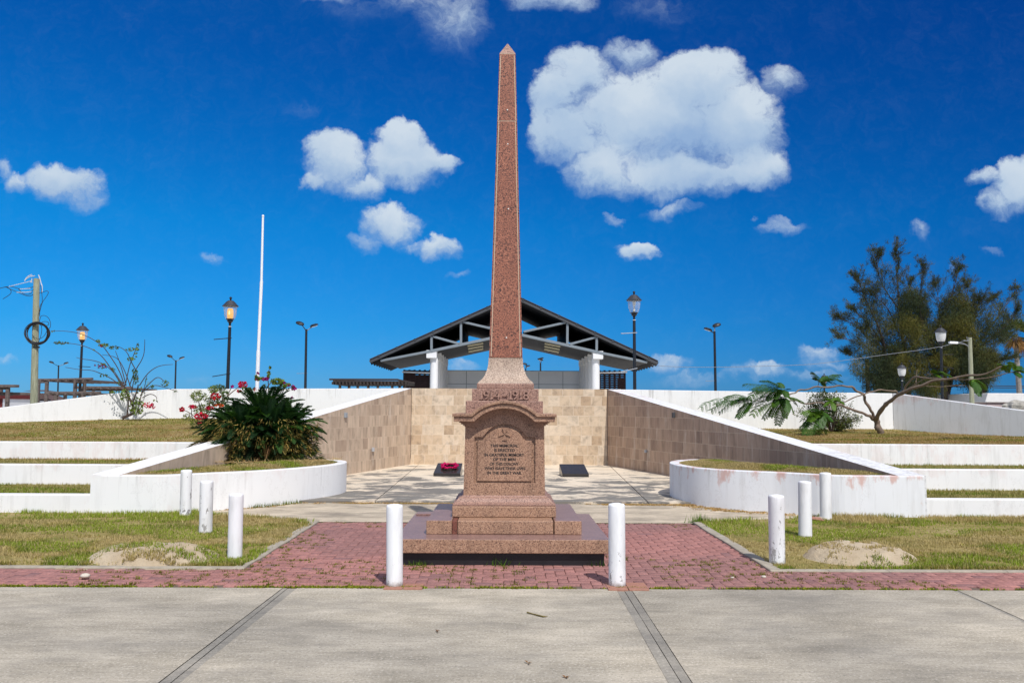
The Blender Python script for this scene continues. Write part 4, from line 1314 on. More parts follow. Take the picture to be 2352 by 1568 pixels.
# ================================================================== lamps
def lantern(px, Y, label, lit, ptop, base_px=None, glass='clear_glass', arms=True, heads='amber'):
    top = A(px, ptop, Y)
    x = A(base_px, 900, Y).x if base_px else top.x
    H = top.z
    root = thing('lamp_post', label, 'street lamp', (x, Y, 0.0), 'lantern lamp posts')
    T = lambda z: Vector((x + (top.x - x) * z / H, Y, z))
    k = 1 / 405.0
    zz = lambda crop_y: H - (crop_y - 228) * k
    mm = M().tube([T(0), T(zz(598))], [.062, .045], 14); mm.lathe([(.12, 0), (.12, .25), (.07, .32)], (x, Y, 0), 14)
    mm.build('pole', 'lamp_black', root, smooth=False)
    c = T(zz(545)); c0 = (c.x, c.y, 0)
    M().lathe([(.030, zz(592)), (.036, zz(560)), (.055, zz(545)), (.085, zz(536)), (.085, zz(520)), (.118, zz(512)), (.118, zz(502)), (.06, zz(499))], c0, 18).build('collar', 'lamp_black', root)
    M().lathe([(.046, zz(601)), (.046, zz(594))], c0, 14).build('pole_ring', 'white_metal', root)
    g = M().lathe([(.125, zz(502)), (.155, zz(480)), (.18, zz(440)), (.192, zz(395)), (.200, zz(352))], c0, 20)
    g.f = g.f[:-2]; g.mi = g.mi[:-2]
    g.build('glass', glass, root, smooth=True)
    M().lathe([(.242, zz(351)), (.240, zz(344)), (.200, zz(328)), (.15, zz(305)), (.115, zz(290)), (.09, zz(284)), (.085, zz(280)), (.02, zz(279))], c0, 20).build('cap', 'lamp_cap', root, smooth=False)
    M().lathe([(.030, zz(281)), (.024, zz(268)), (.036, zz(262)), (.026, zz(254)), (.045, zz(246)), (.040, zz(240)), (.018, zz(233)), (.004, zz(228))], c0, 12).build('finial', 'lamp_black', root, smooth=True)
    if lit:
        M().lathe([(.080, zz(498)), (.094, zz(470)), (.096, zz(430)), (.088, zz(395)), (.070, zz(374))], c0, 16).build('lit_bulb', 'lamp_glow', root, smooth=True)
        M().lathe([(.02, zz(455)), (.022, zz(430)), (.008, zz(405))], (c0[0], c0[1] - .098, 0), 10).build('flame', 'lamp_core', root)
    elif glass == 'clear_glass':
        M().lathe([(.04, zz(498)), (.04, zz(462)), (.026, zz(458)), (.026, zz(420)), (.048, zz(405)), (.05, zz(370)), (.10, zz(356))], c0, 12).build('bulb', 'bulb_white', root, smooth=True)
    else:
        M().lathe([(.085, zz(498)), (.095, zz(440)), (.085, zz(372))], c0, 12).build('bulb', 'bulb_white', root, smooth=True)
    if arms:
        for (cy_, dz, sgn) in (arms if isinstance(arms, (list, tuple)) else ((740, -.05, -1), (1175, -.09, -1))):
            b_ = T(zz(cy_))
            M().tube([b_ + Vector((sgn * -.08, -.03, .006)), b_ + Vector((sgn * .43, -.12, dz))], .013, 6).build('banner_arm', 'grey_aluminium' if glass == 'clear_glass' and not lit else 'lamp_black', root)
    return root
lantern(530.5, 26.4, 'lit lantern lamp post beside the white flagpole, glowing amber', True, 681, 521)
lantern(190.5, 34.6, 'lit lantern lamp post behind the sparse bougainvillea, smaller amber lantern', True, 741, 183, arms=((930, -.02, 1), (1360, -.05, 1)))
lantern(1456, 27.0, 'unlit clear glass lantern lamp post in front of the pavilion roof corner', False, 668, 1458.5, arms=((760, -.03, -1), (1205, -.11, -1)))
lantern(2160.5, 35.0, 'unlit pale glass lantern lamp post among the casuarina branches', False, 746, 2163, 'frosted_glass', ((720, .02, 1), (900, -.1, 1)))
lantern(2071, 43.5, 'small distant pale lantern lamp post before the casuarina trunks', False, 832, 2072, 'frosted_glass', None)
lantern(1893, 60.0, 'distant lantern lamp post half hidden behind poinciana leaves', False, 857, 1893, 'frosted_glass', None)

def twin_lamp(px, Y, py_joint, label, heads, base_px=None, arm=None):
    """heads: list of (picture point, lit, facing)"""
    j = A(px, py_joint, Y); x = A(base_px or px, 890, Y).x
    root = thing('twin_lamp_post', label, 'street lamp', (x, Y, 0), 'black two headed lamp posts')
    M().tube([(x, Y, 0), j + Vector((0, 0, .1))], [.085, .065], 10).build('pole', 'lamp_black', root)
    for i, ((hx, hy), lit, face) in enumerate(heads):
        h = A(hx, hy, Y); s = 1 if h.x > j.x else -1
        M().tube([j, h + Vector((-s * .10, 0, -.06))], .026, 6).build('arm', 'cable_steel' if s > 0 else 'lamp_black', root)
        tilt = Vector((s * .26, 0, .07)) if face == 'side' else Vector((s * .12, 0, .02))
        mm = M()
        d = Vector((s, 0, .30)).normalized(); up = Vector((-s * .30, -.55 if face == 'down' else -.1, .8)).normalized(); sd_ = d.cross(up).normalized(); up = sd_.cross(d)
        L = .25
        ring = []
        for k in range(12):
            t = 2 * math.pi * k / 12
            ring.append((math.cos(t), math.sin(t)))
        lay = [(1.0, .15, -.02), (.95, .14, .05), (.55, .08, .10)]
        o = 0
        mm.v = [tuple(h + d * (cx_ * L * a) + sd_ * (sn * b_) + up * zz_) for (a, b_, zz_) in lay for (cx_, sn) in ring]
        for q in range(2):
            for k in range(12):
                k2 = (k + 1) % 12
                mm.f.append((q * 12 + k, q * 12 + k2, q * 12 + 12 + k2, q * 12 + 12 + k)); mm.mi.append(0)
        mm.f += [tuple(range(11, -1, -1)), tuple(range(24, 36))]; mm.mi += [0, 0]
        hd_ = mm.build('lamp_head', 'lamp_black', root, smooth=False)
        mm = M()
        mm.v = [tuple(h + d * (cx_ * L * .82) + sd_ * (sn * .12) - up * .03) for (cx_, sn) in ring]
        mm.v += [tuple(h + d * (cx_ * L * .5) + sd_ * (sn * .07) - up * .065) for (cx_, sn) in ring]
        for k in range(12):
            k2 = (k + 1) % 12
            mm.f.append((k, 12 + k, 12 + k2, k2)); mm.mi.append(0)
        mm.f.append(tuple(range(23, 11, -1))); mm.mi.append(0)
        mm.build('lens', 'lamp_glow' if lit else 'frosted_glass', hd_)
    if arm:
        b_ = A(px, arm, Y)
        M().tube([b_ + Vector((.08, -.02, 0)), b_ + Vector((-.52, -.1, -.02))], .012, 6).build('banner_arm', 'cable_steel', root)
    return root
twin_lamp(703.5, 49.5, 760, 'black two headed lamp post between the flagpole and the dark pergola', [((689, 743), False, 'down'), ((721.5, 748), False, 'side')], 702, 857)
twin_lamp(1641, 48.5, 765, 'black two headed lamp post rising behind the white wall, right of the pavilion', [((1626, 757), False, 'side'), ((1646, 747), False, 'down')], 1644, 874)
twin_lamp(134.5, 85, 841, 'distant two headed lamp post above the wooden pergolas', [((118, 832), False, 'side'), ((152, 834), False, 'side')])
twin_lamp(404, 76, 830, 'two headed lamp post with one amber lit head, behind the bougainvillea', [((390, 818), True, 'down'), ((418, 822), False, 'side')], 403)
twin_lamp(1207.5, 90, 848, 'far lamp post with amber lit head seen through the pavilion', [((1206, 836), True, 'down'), ((1212.5, 841), False, 'side')])
twin_lamp(1241.5, 72, 836, 'far black lamp post seen end on through the pavilion', [((1241, 826), False, 'side'), ((1242, 824), False, 'side')])

# ================================================================== flagpole, utility poles
YFL = 25.5
f0, f1, f2, f3 = A(590.5, 893, YFL), A(593.5, 806, YFL), A(600.5, 646, YFL), A(604, 498, YFL)
fb = f0 + (f0 - f1) * (f0.z / (f1.z - f0.z))
fb.z = 0
root = thing('flagpole', 'tall plain white flagpole behind the sago palm', 'flagpole', fb)
M().tube([fb, f1], .056, 14).build('lower_tube', 'white_metal', root, smooth=False)
M().tube([f1, f2], .045, 14).build('middle_tube', 'white_metal', root)
M().tube([f2, f3], [.036, .030], 14).build('upper_tube', 'white_metal', root)
M().lathe([(.036, 0), (.034, .04), (.01, .06)], f3, 12).build('cap', 'white_metal', root)

cP = crop(0, 620, 4.612)
YU = 26.5
b0, b1 = A(78, 920, YU), A(84.3, 640, YU)
bb = b0 + (b0 - b1) * (b0.z / (b1.z - b0.z)); bb.z = 0
root = thing('utility_pole', 'weathered wooden utility pole with a thick coil of black cable', 'utility pole', bb)
M().tube([bb, b0, b0.lerp(b1, .5), b1], [.118, .105, .092, .085], 14).build('pole', 'pole_wood', root, smooth=False)
mm = M(); rnd = random.Random(5)
cc = cP(402, 742)
for i in range(11):
    dx, dy = rnd.uniform(-8, 8), rnd.uniform(-6, 6); rx_, ry_ = rnd.uniform(108, 136), rnd.uniform(98, 122)
    pts = [A(*cP(402 + dx + rx_ * math.cos(t), 742 + dy + ry_ * math.sin(t)), YU - .13 + .03 * math.sin(t * 2 + i) - .008 * (i % 4)) for t in np.linspace(0, 2 * math.pi, 33)]
    mm.tube(pts, .0105, 5, cap=False)
mm.build('cable_coil', 'cable_black', root)
def wires(lst, mat, r, name, Yw, par, n=5):
    mm = M()
    for pts in lst:
        P = [Vector((x, y, 0)) for x, y in pts]
        P = smooth_poly(P, 2)
        mm.tube([A(*cP(q.x, q.y), Yw) for q in P], r, n)
    return mm.build(name, mat, par)
wires([[(430, 600), (440, 552), (490, 548), (530, 580), (548, 630), (545, 680), (520, 700)], [(425, 650), (450, 620), (500, 612), (532, 630), (520, 660), (450, 660), (420, 640)],
       [(425, 530), (440, 470), (460, 400), (500, 350), (528, 300), (510, 280), (460, 300), (425, 305)], [(420, 540), (445, 450), (460, 380), (450, 300), (440, 220)],
       [(425, 600), (440, 640), (455, 700), (440, 780), (410, 850)], [(350, 760), (380, 795), (430, 805), (480, 770), (505, 720)], [(430, 560), (425, 480), (445, 420)]], 'cable_black', .008, 'loose_cable', YU - .12, root)
wires([[(-160, 285), (-60, 262), (0, 258), (60, 240), (130, 235), (200, 262), (270, 262), (330, 250), (366, 240)], [(0, 256), (70, 240), (110, 262), (125, 300), (100, 330), (30, 372)],
       [(60, 240), (130, 275), (200, 300), (260, 330), (320, 345), (366, 318)], [(180, 295), (230, 300), (300, 300), (350, 285), (366, 260)], [(200, 262), (240, 310), (300, 330), (350, 300)]], 'cable_black', .009, 'service_cable', YU, root)
wires([[(95, 238), (200, 212), (300, 188), (350, 170)], [(180, 300), (240, 300), (300, 298), (340, 290)], [(215, 264), (270, 262), (330, 258)]], 'cable_white', .010, 'pale_cable', YU - .02, root)
wires([[(265, 178), (285, 140), (320, 115), (345, 108)], [(268, 172), (300, 140), (350, 120)], [(270, 165), (310, 132), (378, 122)], [(345, 150), (340, 180), (325, 192), (350, 190)], [(415, 110), (430, 140), (440, 190), (460, 240), (455, 300)], [(418, 115), (436, 170), (452, 230)]], 'cable_white', .012, 'frayed_end', YU - .03, root)
M().tube([A(*cP(390, 886), YU), A(*cP(390, 900), YU)], .104, 14).build('cable_band', 'cable_black', root)

# poles on the tree side
YW = 40.0
p0_, p1_ = A(2232.5, 925, YW), A(2227.5, 775, YW)
pb = p0_ + (p0_ - p1_) * (p0_.z / (p1_.z - p0_.z)); pb.z = 0
root = thing('utility_pole', 'pale wooden utility pole with a curved street light arm beside the casuarina', 'utility pole', pb)
M().tube([pb, p0_, p1_], [.12, .105, .085], 12).build('pole', 'pole_wood', root)
cC = crop(1850, 550, 3.92)
mm = M().tube([A(*cC(x, y), YW) for x, y in ((1655, 1045), (1640, 1020), (1610, 1003), (1560, 995), (1530, 996))], .022, 6)
mm.build('light_arm', 'cable_steel', root)
mm = M().bar(A(*cC(1545, 993), YW), A(*cC(1468, 990), YW), .16, .10); mm.build('light_head', 'white_metal', root, bevel=.02)
mm = M()
for pts in ([(1640, 965), (1625, 940), (1655, 950)], [(1660, 955), (1640, 975), (1600, 970)], [(1665, 1000), (1655, 985), (1668, 960)]):
    mm.tube([A(*cC(x, y), YW - .05) for x, y in pts], .018, 5)
mm.build('fittings', 'cable_steel', root)
YX = 58.0
p0_, p1_ = A(1993.5, 897, YX), A(1991.5, 824, YX)
root = thing('utility_pole', 'dark distant utility pole with a thin lamp arm, at the casuarina edge', 'utility pole', (p0_.x, YX, 0))
M().tube([(p0_.x, YX, 0), p1_], [.15, .12], 10).build('pole', 'dark_timber', root)
M().tube([A(*cC(x, y), YX) for x, y in ((715, 1215), (690, 1200), (650, 1190), (600, 1190), (562, 1193))], .028, 5).build('light_arm', 'cable_steel', root)
M().bar(A(*cC(676, 1275), YX), A(*cC(735, 1280), YX), .08, .08).build('crossarm', 'dark_timber', root)
M().tube([A(*cC(676, 1275), YX), A(*cC(675, 1440), YX)], .02, 5).build('guy_wire', 'cable_black', root)
mm = M()
pts = [A(*q, YW) for q in ((1497, 838), (1540, 842), (1620, 843.5), (1700, 842), (1800, 839.5), (1870, 836.5), (1950, 826), (2050, 812), (2150, 799), (2228, 780))]
mm.tube(smooth_poly(pts, 2), .011, 5)
tag(mm.build('overhead_cable', 'cable_steel'), 'thin twisted cable strung from the pavilion eave to the pale pole', 'cable')
c2b = crop(2250, 720, 6.03)
for (ya, yb3, lab) in ((1103, 1118, 'upper thin wire passing behind the palm trunk'), (1128, 1138, 'lower thin wire passing behind the palm trunk')):
    pts = [A(*c2b(x, y), 62) for x, y in ((-1200, ya - 30), (300, ya), (600, ya + 8), (1500, yb3))]
    tag(M().tube(pts, .03, 5).build('overhead_wire', 'cable_black'), lab, 'wire', 'wires behind the palm')

# ================================================================== pavilion
c4 = crop(850, 650, 3.136)
YPa, YPb = 40.0, 47.6
pav = thing('pavilion', 'open pavilion with dark gabled roof and exposed grey truss on white columns', 'pavilion', (A(1183, 880, 43).x, YPa, 0))
ap = A(1183, 680.5, YPa); e0 = A(849.5, 829.5, YPa); e1 = A(1511, 831, YPa)
ap.x = .5 * (e0.x + e1.x); ze = .5 * (e0.z + e1.z); e0.z = e1.z = ze
NT_ = 9; pit = (YPb - YPa) / NT_
def roof_half(e, s):
    mm = M()
    dz = .17
    prof = []
    for k in range(NT_):
        y = YPa + k * pit
        prof += [(y, 0.0), (y + pit * .55, -dz), (y + pit, 0.0)] if k == 0 else [(y + pit * .55, -dz), (y + pit, 0.0)]
    n = len(prof); o = 0
    for (P, ) in ((e,), (ap,)):
        mm.v += [(P.x, y, P.z + d) for y, d in prof]
    mm.v += [(e.x, y, e.z + .05 + d * 0) for y, d in prof]; mm.v += [(ap.x, y, ap.z + .05) for y, d in prof]
    for i in range(n - 1):
        mm.f.append((i, i + 1, n + i + 1, n + i)); mm.mi.append(1)
        mm.f.append((2 * n + i + 1, 2 * n + i, 3 * n + i, 3 * n + i + 1)); mm.mi.append(0)
        mm.f.append((i + 1, i, 2 * n + i, 2 * n + i + 1)); mm.mi.append(1)
    mm.f.append((0, n, 3 * n, 2 * n)); mm.mi.append(0)
    mm.f.append((n - 1, 3 * n - 1, 4 * n - 1, 2 * n - 1)); mm.mi.append(0)
    return mm
for e, s in ((e0, -1), (e1, 1)):
    rf = roof_half(e, s).build('roof_slope', ['roof_sheet', 'roof_soffit'], pav)
    a_, b_ = Vector((e.x, YPa - .03, e.z - .03)), Vector((ap.x, YPa - .03, ap.z - .03))
    mm = M().bar(a_ - Vector((0, 0, .02)), b_ - Vector((0, 0, .02)), .10, .12); mm.build('fascia_beam', 'steel_dark', pav)
    for k in range(8):
        q = a_.lerp(b_, (k + .5) / 8); M().box(q.x - .05, q.x + .05, YPa - .11, YPa - .08, q.z + .03, q.z + .11).build('roof_bracket', 'steel_dark', pav)
    mm = M().bar(a_ + Vector((0, 0, .095)), b_ + Vector((0, 0, .095)), .16, .03); mm.build('roof_edge', 'roof_sheet', pav)
cxp_ = ap.x
def P4(x, y): return A(*c4(x, y), YPa)
def member(a, b, hgt, name, deep=True, flange=.10):
    a, b = Vector(a), Vector(b)
    mm = M(); d = (b - a).normalized(); n = Vector((-d.z, 0, d.x))
    if n.z < 0: n = -n
    if abs(d.z) > .9: n = Vector((1, 0, 0))
    h = hgt / 2
    mm.hexa([a - n * h, b - n * h, b - n * h + Vector((0, .12, 0)), a - n * h + Vector((0, .12, 0)), a + n * h, b + n * h, b + n * h + Vector((0, .12, 0)), a + n * h + Vector((0, .12, 0))])
    mm.build(name, 'steel_grey', pav, bevel=.01, seg=1)
    if deep:
        mm = M(); k = .035; D_ = Vector((0, YPb - YPa - .1, 0)); f = Vector((0, .125, 0))
        mm.hexa([a - n * k + f, b - n * k + f, b - n * k + D_, a - n * k + D_, a + n * k + f, b + n * k + f, b + n * k + D_, a + n * k + D_])
        mm.build('truss_web', 'roof_soffit', pav)
def mirror(p): return Vector((2 * cxp_ - p.x, p.y, p.z))
ch = [P4(130, 612), P4(500, 541), P4(925, 450)]
slope = (ch[2].z - ch[1].z) / (ch[2].x - ch[1].x)
mid = Vector((cxp_, YPa, ch[2].z + slope * (cxp_ - ch[2].x)))
segs = [('bottom_chord', ch[0], ch[1], .11), ('bottom_chord', ch[1], mid, .125), ('post', P4(505, 530), P4(505, 432), .11), ('post', P4(722, 487), P4(722, 330), .11),
        ('diagonal', P4(512, 432), P4(712, 488), .10), ('diagonal', P4(735, 326), P4(1044, 398), .10)]
for nm, a, b, h in segs:
    for q in (0, 1):
        a2_, b2_ = (a, b) if not q else (mirror(a), mirror(b))
        member(a2_, b2_, h, nm)
# column rows
colx = [P4(520, 700).x, P4(1718, 700).x]
zcap = P4(520, 592).z; zct = P4(505, 543).z
mm0 = None
for s, x in zip((-1, 1), colx):
    for k in range(5):
        y = YPa + .35 + k * (YPb - YPa - .9) / 4
        xx = x
        M().lathe([(.185, 0), (.185, zcap + .02)], (xx, y, 0), 20).build('column', 'column_white', pav, smooth=False)
        if k == 0:
            q = P4(505, 566) if s < 0 else P4(1731, 568)
            M().box(q.x - .235, q.x + .235, y - .32, y + .3, zcap, zct + .06).build('column_cap', 'column_white', pav, bevel=.015)
        else:
            M().box(xx - .2, xx + .2, y - .22, y + .22, zcap, zct + .25).build('column_cap', 'column_white', pav, bevel=.015)
    mm = M().box(x - .1, x + .1, YPb - 2.0, YPb - .1, zct + .1, zct + .35); mm.build('head_beam', 'steel_dark', pav)
w0, w1_ = A(*c4(585, 800), YPb - .3), A(*c4(1648, 800), YPb - .3); wt = A(*c4(700, 686), YPb - .3).z
mm = M().box(w0.x, w1_.x, YPb - .35, YPb - .2, 0, wt)
mm.build('screen_wall', 'panel_grey', pav)
mm = M(); npan = 6
for k in range(1, npan):
    x = w0.x + (w1_.x - w0.x) * k / npan
    mm.box(x - .012, x + .012, YPb - .356, YPb - .348, 0, wt - .02)
zl_ = A(*c4(700, 782), YPb - .3).z
mm.box(w0.x, w1_.x, YPb - .357, YPb - .349, zl_ - .01, zl_ + .012)
mm.box(w0.x, w1_.x, YPb - .42, YPb - .15, wt, wt + .03)
mm.build('panel_joint', 'steel_grey', pav)
for s in (-1, 1):
    for k in range(3):
        a = P4(772 - 4 * 0 + k * 6, 495 + k * 21); b = P4(884, 476 + k * 20)
        a.y = b.y = YPa + .8 + .5 * k
        a = A(*c4(770 + k * 4, 496 + k * 21), a.y); b = A(*c4(886, 475 + k * 21), b.y)
        if s > 0: a, b = mirror(a), mirror(b)
        M().tube([a - Vector((0, 0, .04)), b - Vector((0, 0, .04))], .055, 8).build('tube_light', 'tube_cream', pav)
for s in (-1, 1):
    x0 = colx[0] - .25 if s < 0 else colx[1] + .25
    q = A(930 if s < 0 else 1400, 856, YPa + 1)
    M().tube([(x0, YPa + 1, q.z), (x0 + s * 1.3, YPa + 1, q.z + .04)], .035, 6).build('tube_light', 'white_metal', pav)

# slatted screens beside the pavilion
def slat_screen(x0, x1, y0, y1, Y, label, gaps):
    a, b = A(*c4(x0, y0), Y), A(*c4(x1, y1), Y)
    root = thing('slatted_screen', label, 'screen', (a.x, Y, 0), 'dark slatted screens')
    zt = a.z; n = 24; mm = M(); h = (zt - .9) / n
    for k in range(n):
        z = .9 + k * h
        mm.box(a.x, b.x, Y, Y + .04, z, z + h * .80)
    mm.build('slats', 'dark_wood', root)
    mm = M()
    npst = 6
    for k in range(npst):
        x = a.x + (b.x - a.x) * k / (npst - 1)
        mm = M().box(x - .05, x + .05, Y + .05, Y + .13, 0, zt + .02); mm.build('screen_post', 'dark_wood', root)
    # backing boards leave only some openings
    mm = M(); W_ = b.x - a.x
    for (u0, u1, v0, v1) in gaps:
        mm.box(a.x + W_ * u0, a.x + W_ * u1, Y + .135, Y + .16, .9 + (zt - .9) * v0, .9 + (zt - .9) * v1)
    mm.build('backing_board', 'dark_wood', root)
slat_screen(305, 492, 680, 810, 42.5, 'dark brown slatted screen beside the pavilion, next to the dark pergola', [(0, .30, 0, 1), (.3, 1, .52, .90), (.3, .42, .9, 1), (.3, 1, 0, .16)])
slat_screen(1742, 1928, 684, 810, 42.5, 'dark brown slatted screen beside the pavilion, next to the unlit lantern post', [(.72, 1, 0, .86), (0, .72, .38, .62), (0, 1, 0, .16)])

# ================================================================== pergolas and hut
c3 = crop(400, 800, 3.484); cQ = crop(860, 740, 7.842)
def pergola(name, label, Y0, Y1, beams, posts, mat, rafters=None, group=None):
    x0, y0 = beams[0][0]
    root = thing(name, label, 'pergola', (A(x0, y0, Y0).x, Y0, 0), group)
    for (p, q, w_, h_, dy) in beams:
        a, b = A(*p, Y0 + dy), A(*q, Y0 + dy)
        M().bar(a, b, w_ * .7, h_ * .75).build('beam', mat, root, bevel=.01, seg=1)
    for (x, yt, dy) in posts:
        a = A(x, yt, Y0 + dy)
        M().box(a.x - .055, a.x + .055, Y0 + dy - .055, Y0 + dy + .055, 0, a.z).build('post', mat, root, bevel=.01, seg=1)
    if rafters:
        for (x0, x1, y, n, dz) in rafters:
            a, b = A(x0, y, Y0), A(x1, y, Y0)
            for k in range(n):
                t = (k + .5) / n
                q = a.lerp(b, t)
                M().box(q.x - .03, q.x + .03, Y0 - .25, Y1 + .25, q.z - dz, q.z - .005).build('rafter', mat, root)
    return root
pergola('pergola', 'long dark flat pergola between the twin lamp post and the pavilion', 38, 41,
        [((757, 871), (915, 871.5), .30, .10, 0), ((912, 871.5), (952, 880), .30, .10, .02), ((765, 876), (935, 878), .14, .16, .5), ((775, 879), (935, 880), .14, .14, 2.6)],
        [(781, 878, .5), (802, 878, .5), (822, 880, 2.6), (846, 879, .5), (868, 880, 2.6), (901, 879, .5), (918, 880, 2.6), (930, 880, .5)], 'dark_timber', [(762, 938, 876.5, 22, .12)])
cV = crop(0, 860, 11.2)
pergola('pergola', 'tall grey timber pergola straddling the lamp post beside the wooden pole', 33, 36,
        [(cP(405, 1246), cP(1000, 1232), .24, .10, 0), (cP(402, 1268), cP(520, 1262), .14, .14, .3), (cP(790, 1264), cP(940, 1255), .14, .14, .3), (cP(403, 1240), cP(960, 1236), .2, .08, 2.4)],
        [(cP(508, 0)[0], cP(508, 1265)[1], 0), (cP(815, 0)[0], cP(815, 1268)[1], 0), (cP(418, 0)[0], cP(418, 1272)[1], 2.4), (cP(915, 0)[0], cP(915, 1262)[1], 2.4)], 'old_wood', [(cP(430, 0)[0], cP(980, 0)[0], cP(0, 1240)[1], 6, .08)])
pergola('pergola', 'low grey timber pergola partly hidden by the sparse bougainvillea', 31.5, 34,
        [(cP(505, 1386), cP(1085, 1382), .24, .12, 0), (cP(570, 1402), cP(1000, 1398), .14, .10, .2), (cP(560, 1384), cP(1060, 1380), .2, .08, 2.2)],
        [(cP(605, 0)[0], cP(605, 1400)[1], 0), (cP(705, 0)[0], cP(705, 1400)[1], 2.2), (cP(900, 0)[0], cP(900, 1400)[1], 0)], 'old_wood', [(cP(520, 0)[0], cP(1060, 0)[0], cP(0, 1384)[1], 6, .08)])
pergola('pergola', 'far grey timber pergola running behind the bougainvillea stems', 37, 40,
        [(cP(820, 1326), cP(1420, 1330), .26, .14, 0), (cP(880, 1352), cP(1380, 1354), .14, .12, .2), (cP(860, 1322), cP(1400, 1326), .2, .08, 2.4)],
        [(cP(900, 0)[0], cP(900, 1350)[1], .2), (cP(1010, 0)[0], cP(1010, 1350)[1], 2.4), (cP(1200, 0)[0], cP(1200, 1350)[1], .2), (cP(1360, 0)[0], cP(1360, 1350)[1], 2.4)], 'old_wood', [(cP(840, 0)[0], cP(1400, 0)[0], cP(0, 1326)[1], 7, .08)])
pergola('pergola', 'grey timber pergola with red painted frame at the edge of view before the hut', 29, 31.5,
        [(cP(-420, 1308), cP(192, 1312), .3, .12, 0), (cP(-420, 1335), cP(105, 1337), .14, .12, .2), (cP(-420, 1392), cP(135, 1396), .16, .16, .3), (cP(100, 1394), cP(335, 1396), .12, .12, .3), (cP(-300, 1306), cP(180, 1306), .2, .08, 2)],
        [(cP(86, 0)[0], cP(86, 1340)[1], 0), (cP(10, 0)[0], cP(10, 1345)[1], 2), (cP(-250, 0)[0], cP(-250, 1345)[1], 0)], 'old_wood')
YH = 36.0
hx0, hx1 = A(*cP(56, 1465), YH).x, A(*cP(548, 1455), YH).x
zev = A(*cP(300, 1470), YH).z; zrd = A(*cP(300, 1362), YH + 3).z
hut = thing('hut', 'small ochre hut with brown ribbed hip roof behind the wooden pole', 'hut', (hx0, YH, 0))
dpt = hx1 - hx0
M().box(hx0 + .35, hx1 - .35, YH + .35, YH + dpt - .35, 0, zev).build('wall', 'ochre_wall', hut)
mm = M()
xm = .5 * (hx0 + hx1); ym = YH + dpt / 2
B = [(hx0, YH, zev), (hx1, YH, zev), (hx1, YH + dpt, zev), (hx0, YH + dpt, zev)]
zm = zev + (zrd - zev) * .62; k = .46
Mi = [(xm + (q[0] - xm) * k, ym + (q[1] - ym) * k, zm) for q in B]
mm.add(B + Mi, [(0, 1, 5, 4), (1, 2, 6, 5), (2, 3, 7, 6), (3, 0, 4, 7), (4, 5, 6, 7), (3, 2, 1, 0)])
rb = mm.build('roof', 'roof_brown', hut)
k2 = .50; Up = [(xm + (q[0] - xm) * k2, ym + (q[1] - ym) * k2, zm + .12) for q in B]; Tp = [(xm + (q[0] - xm) * .22, ym + (q[1] - ym) * .1, zrd) for q in B]
M().add(Up + Tp, [(0, 1, 5, 4), (1, 2, 6, 5), (2, 3, 7, 6), (3, 0, 4, 7), (4, 5, 6, 7), (3, 2, 1, 0)]).build('upper_roof', 'roof_brown', hut)
mm = M()
for i in range(26):
    t = (i + .5) / 26
    p = Vector(B[0]).lerp(Vector(B[1]), t); tx = xm + (p.x - xm) * k
    tt = min(1.0, min((p.x - hx0), (hx1 - p.x)) / ((1 - k) * dpt / 2))
    q = Vector((p.x, YH + (ym - YH) * (1 - k) * tt, zev + (zm - zev) * tt))
    mm.bar(p + Vector((0, 0, .02)), q + Vector((0, 0, .02)), .04, .04)
mm.build('roof_rib', 'roof_brown', hut)
M().box(hx0 - .02, hx1 + .02, YH - .04, YH, zev - .14, zev + .0).build('fascia', 'fascia_white', hut)
mm = M().box(A(*cP(-60, 1400), 30.2).x, A(*cP(28, 1400), 30.2).x, 30.2, 30.35, 0, A(*cP(0, 1402), 30.2).z)
rk = thing('red_kiosk', 'dark red painted kiosk corner at the edge of view before the hut', 'kiosk', (A(*cP(0, 1500), 30.2).x, 30.2, 0))
xk0, xk1 = A(*cP(-200, 1500), 30.2).x, A(*cP(18, 1500), 30.2).x; zk = A(*cP(0, 1398), 30.2).z
M().box(xk0, xk1, 30.25, 32, 0, zk - .1).build('wall', 'panel_grey', rk)
M().box(xk1 - .12, xk1, 30.2, 30.26, 0, zk - .05).build('corner_post', 'red_paint', rk)
M().box(xk0, xk1 + .03, 30.05, 32.2, zk - .16, zk).build('eave', 'red_paint', rk)

# ================================================================== building and rock at the far right
bl = thing('building', 'low pink plaster building with white cornice beyond the sloping wall', 'building', (A(2300, 930, 44).x, 44, 0))
q0, q1 = A(*c2b(340, 1330), 44), A(*c2b(1600, 1320), 44)
M().box(q0.x + .15, q1.x, 44.1, 52, 0, q0.z).build('wall', 'pink_plaster', bl)
M().hexa([(q0.x, 43.9, q0.z - .04), (q1.x, 43.9, q0.z - .04), (q1.x, 52, q0.z - .04), (q0.x, 52, q0.z - .04), (q0.x + .12, 43.85, q0.z + .42), (q1.x, 43.85, q0.z + .42), (q1.x, 52, q0.z + .42), (q0.x + .12, 52, q0.z + .42)]).build('cornice', 'fascia_white', bl, bevel=.03)
M().box(q0.x + .1, q1.x, 43.95, 44.1, q0.z - .28, q0.z - .16).build('string_course', 'pink_plaster', bl)
a, b = A(*c2b(95, 1330), 46), A(*c2b(345, 1325), 46)
M().box(a.x, b.x + 1, 46, 50, 0, a.z).build('annexe', 'pink_plaster', bl)
a, b = A(*c2b(790, 1290), 50), A(*c2b(905, 1270), 50)
M().box(a.x, b.x + 2, 50, 51, 0, a.z + .25).build('parapet', 'pink_plaster', bl)
rk = thing('rock_pile', 'rough white coral rocks beyond the sloping wall', 'rocks', A(2345, 930, 30))
rk.location.z = 0
rr_ = random.Random(9)
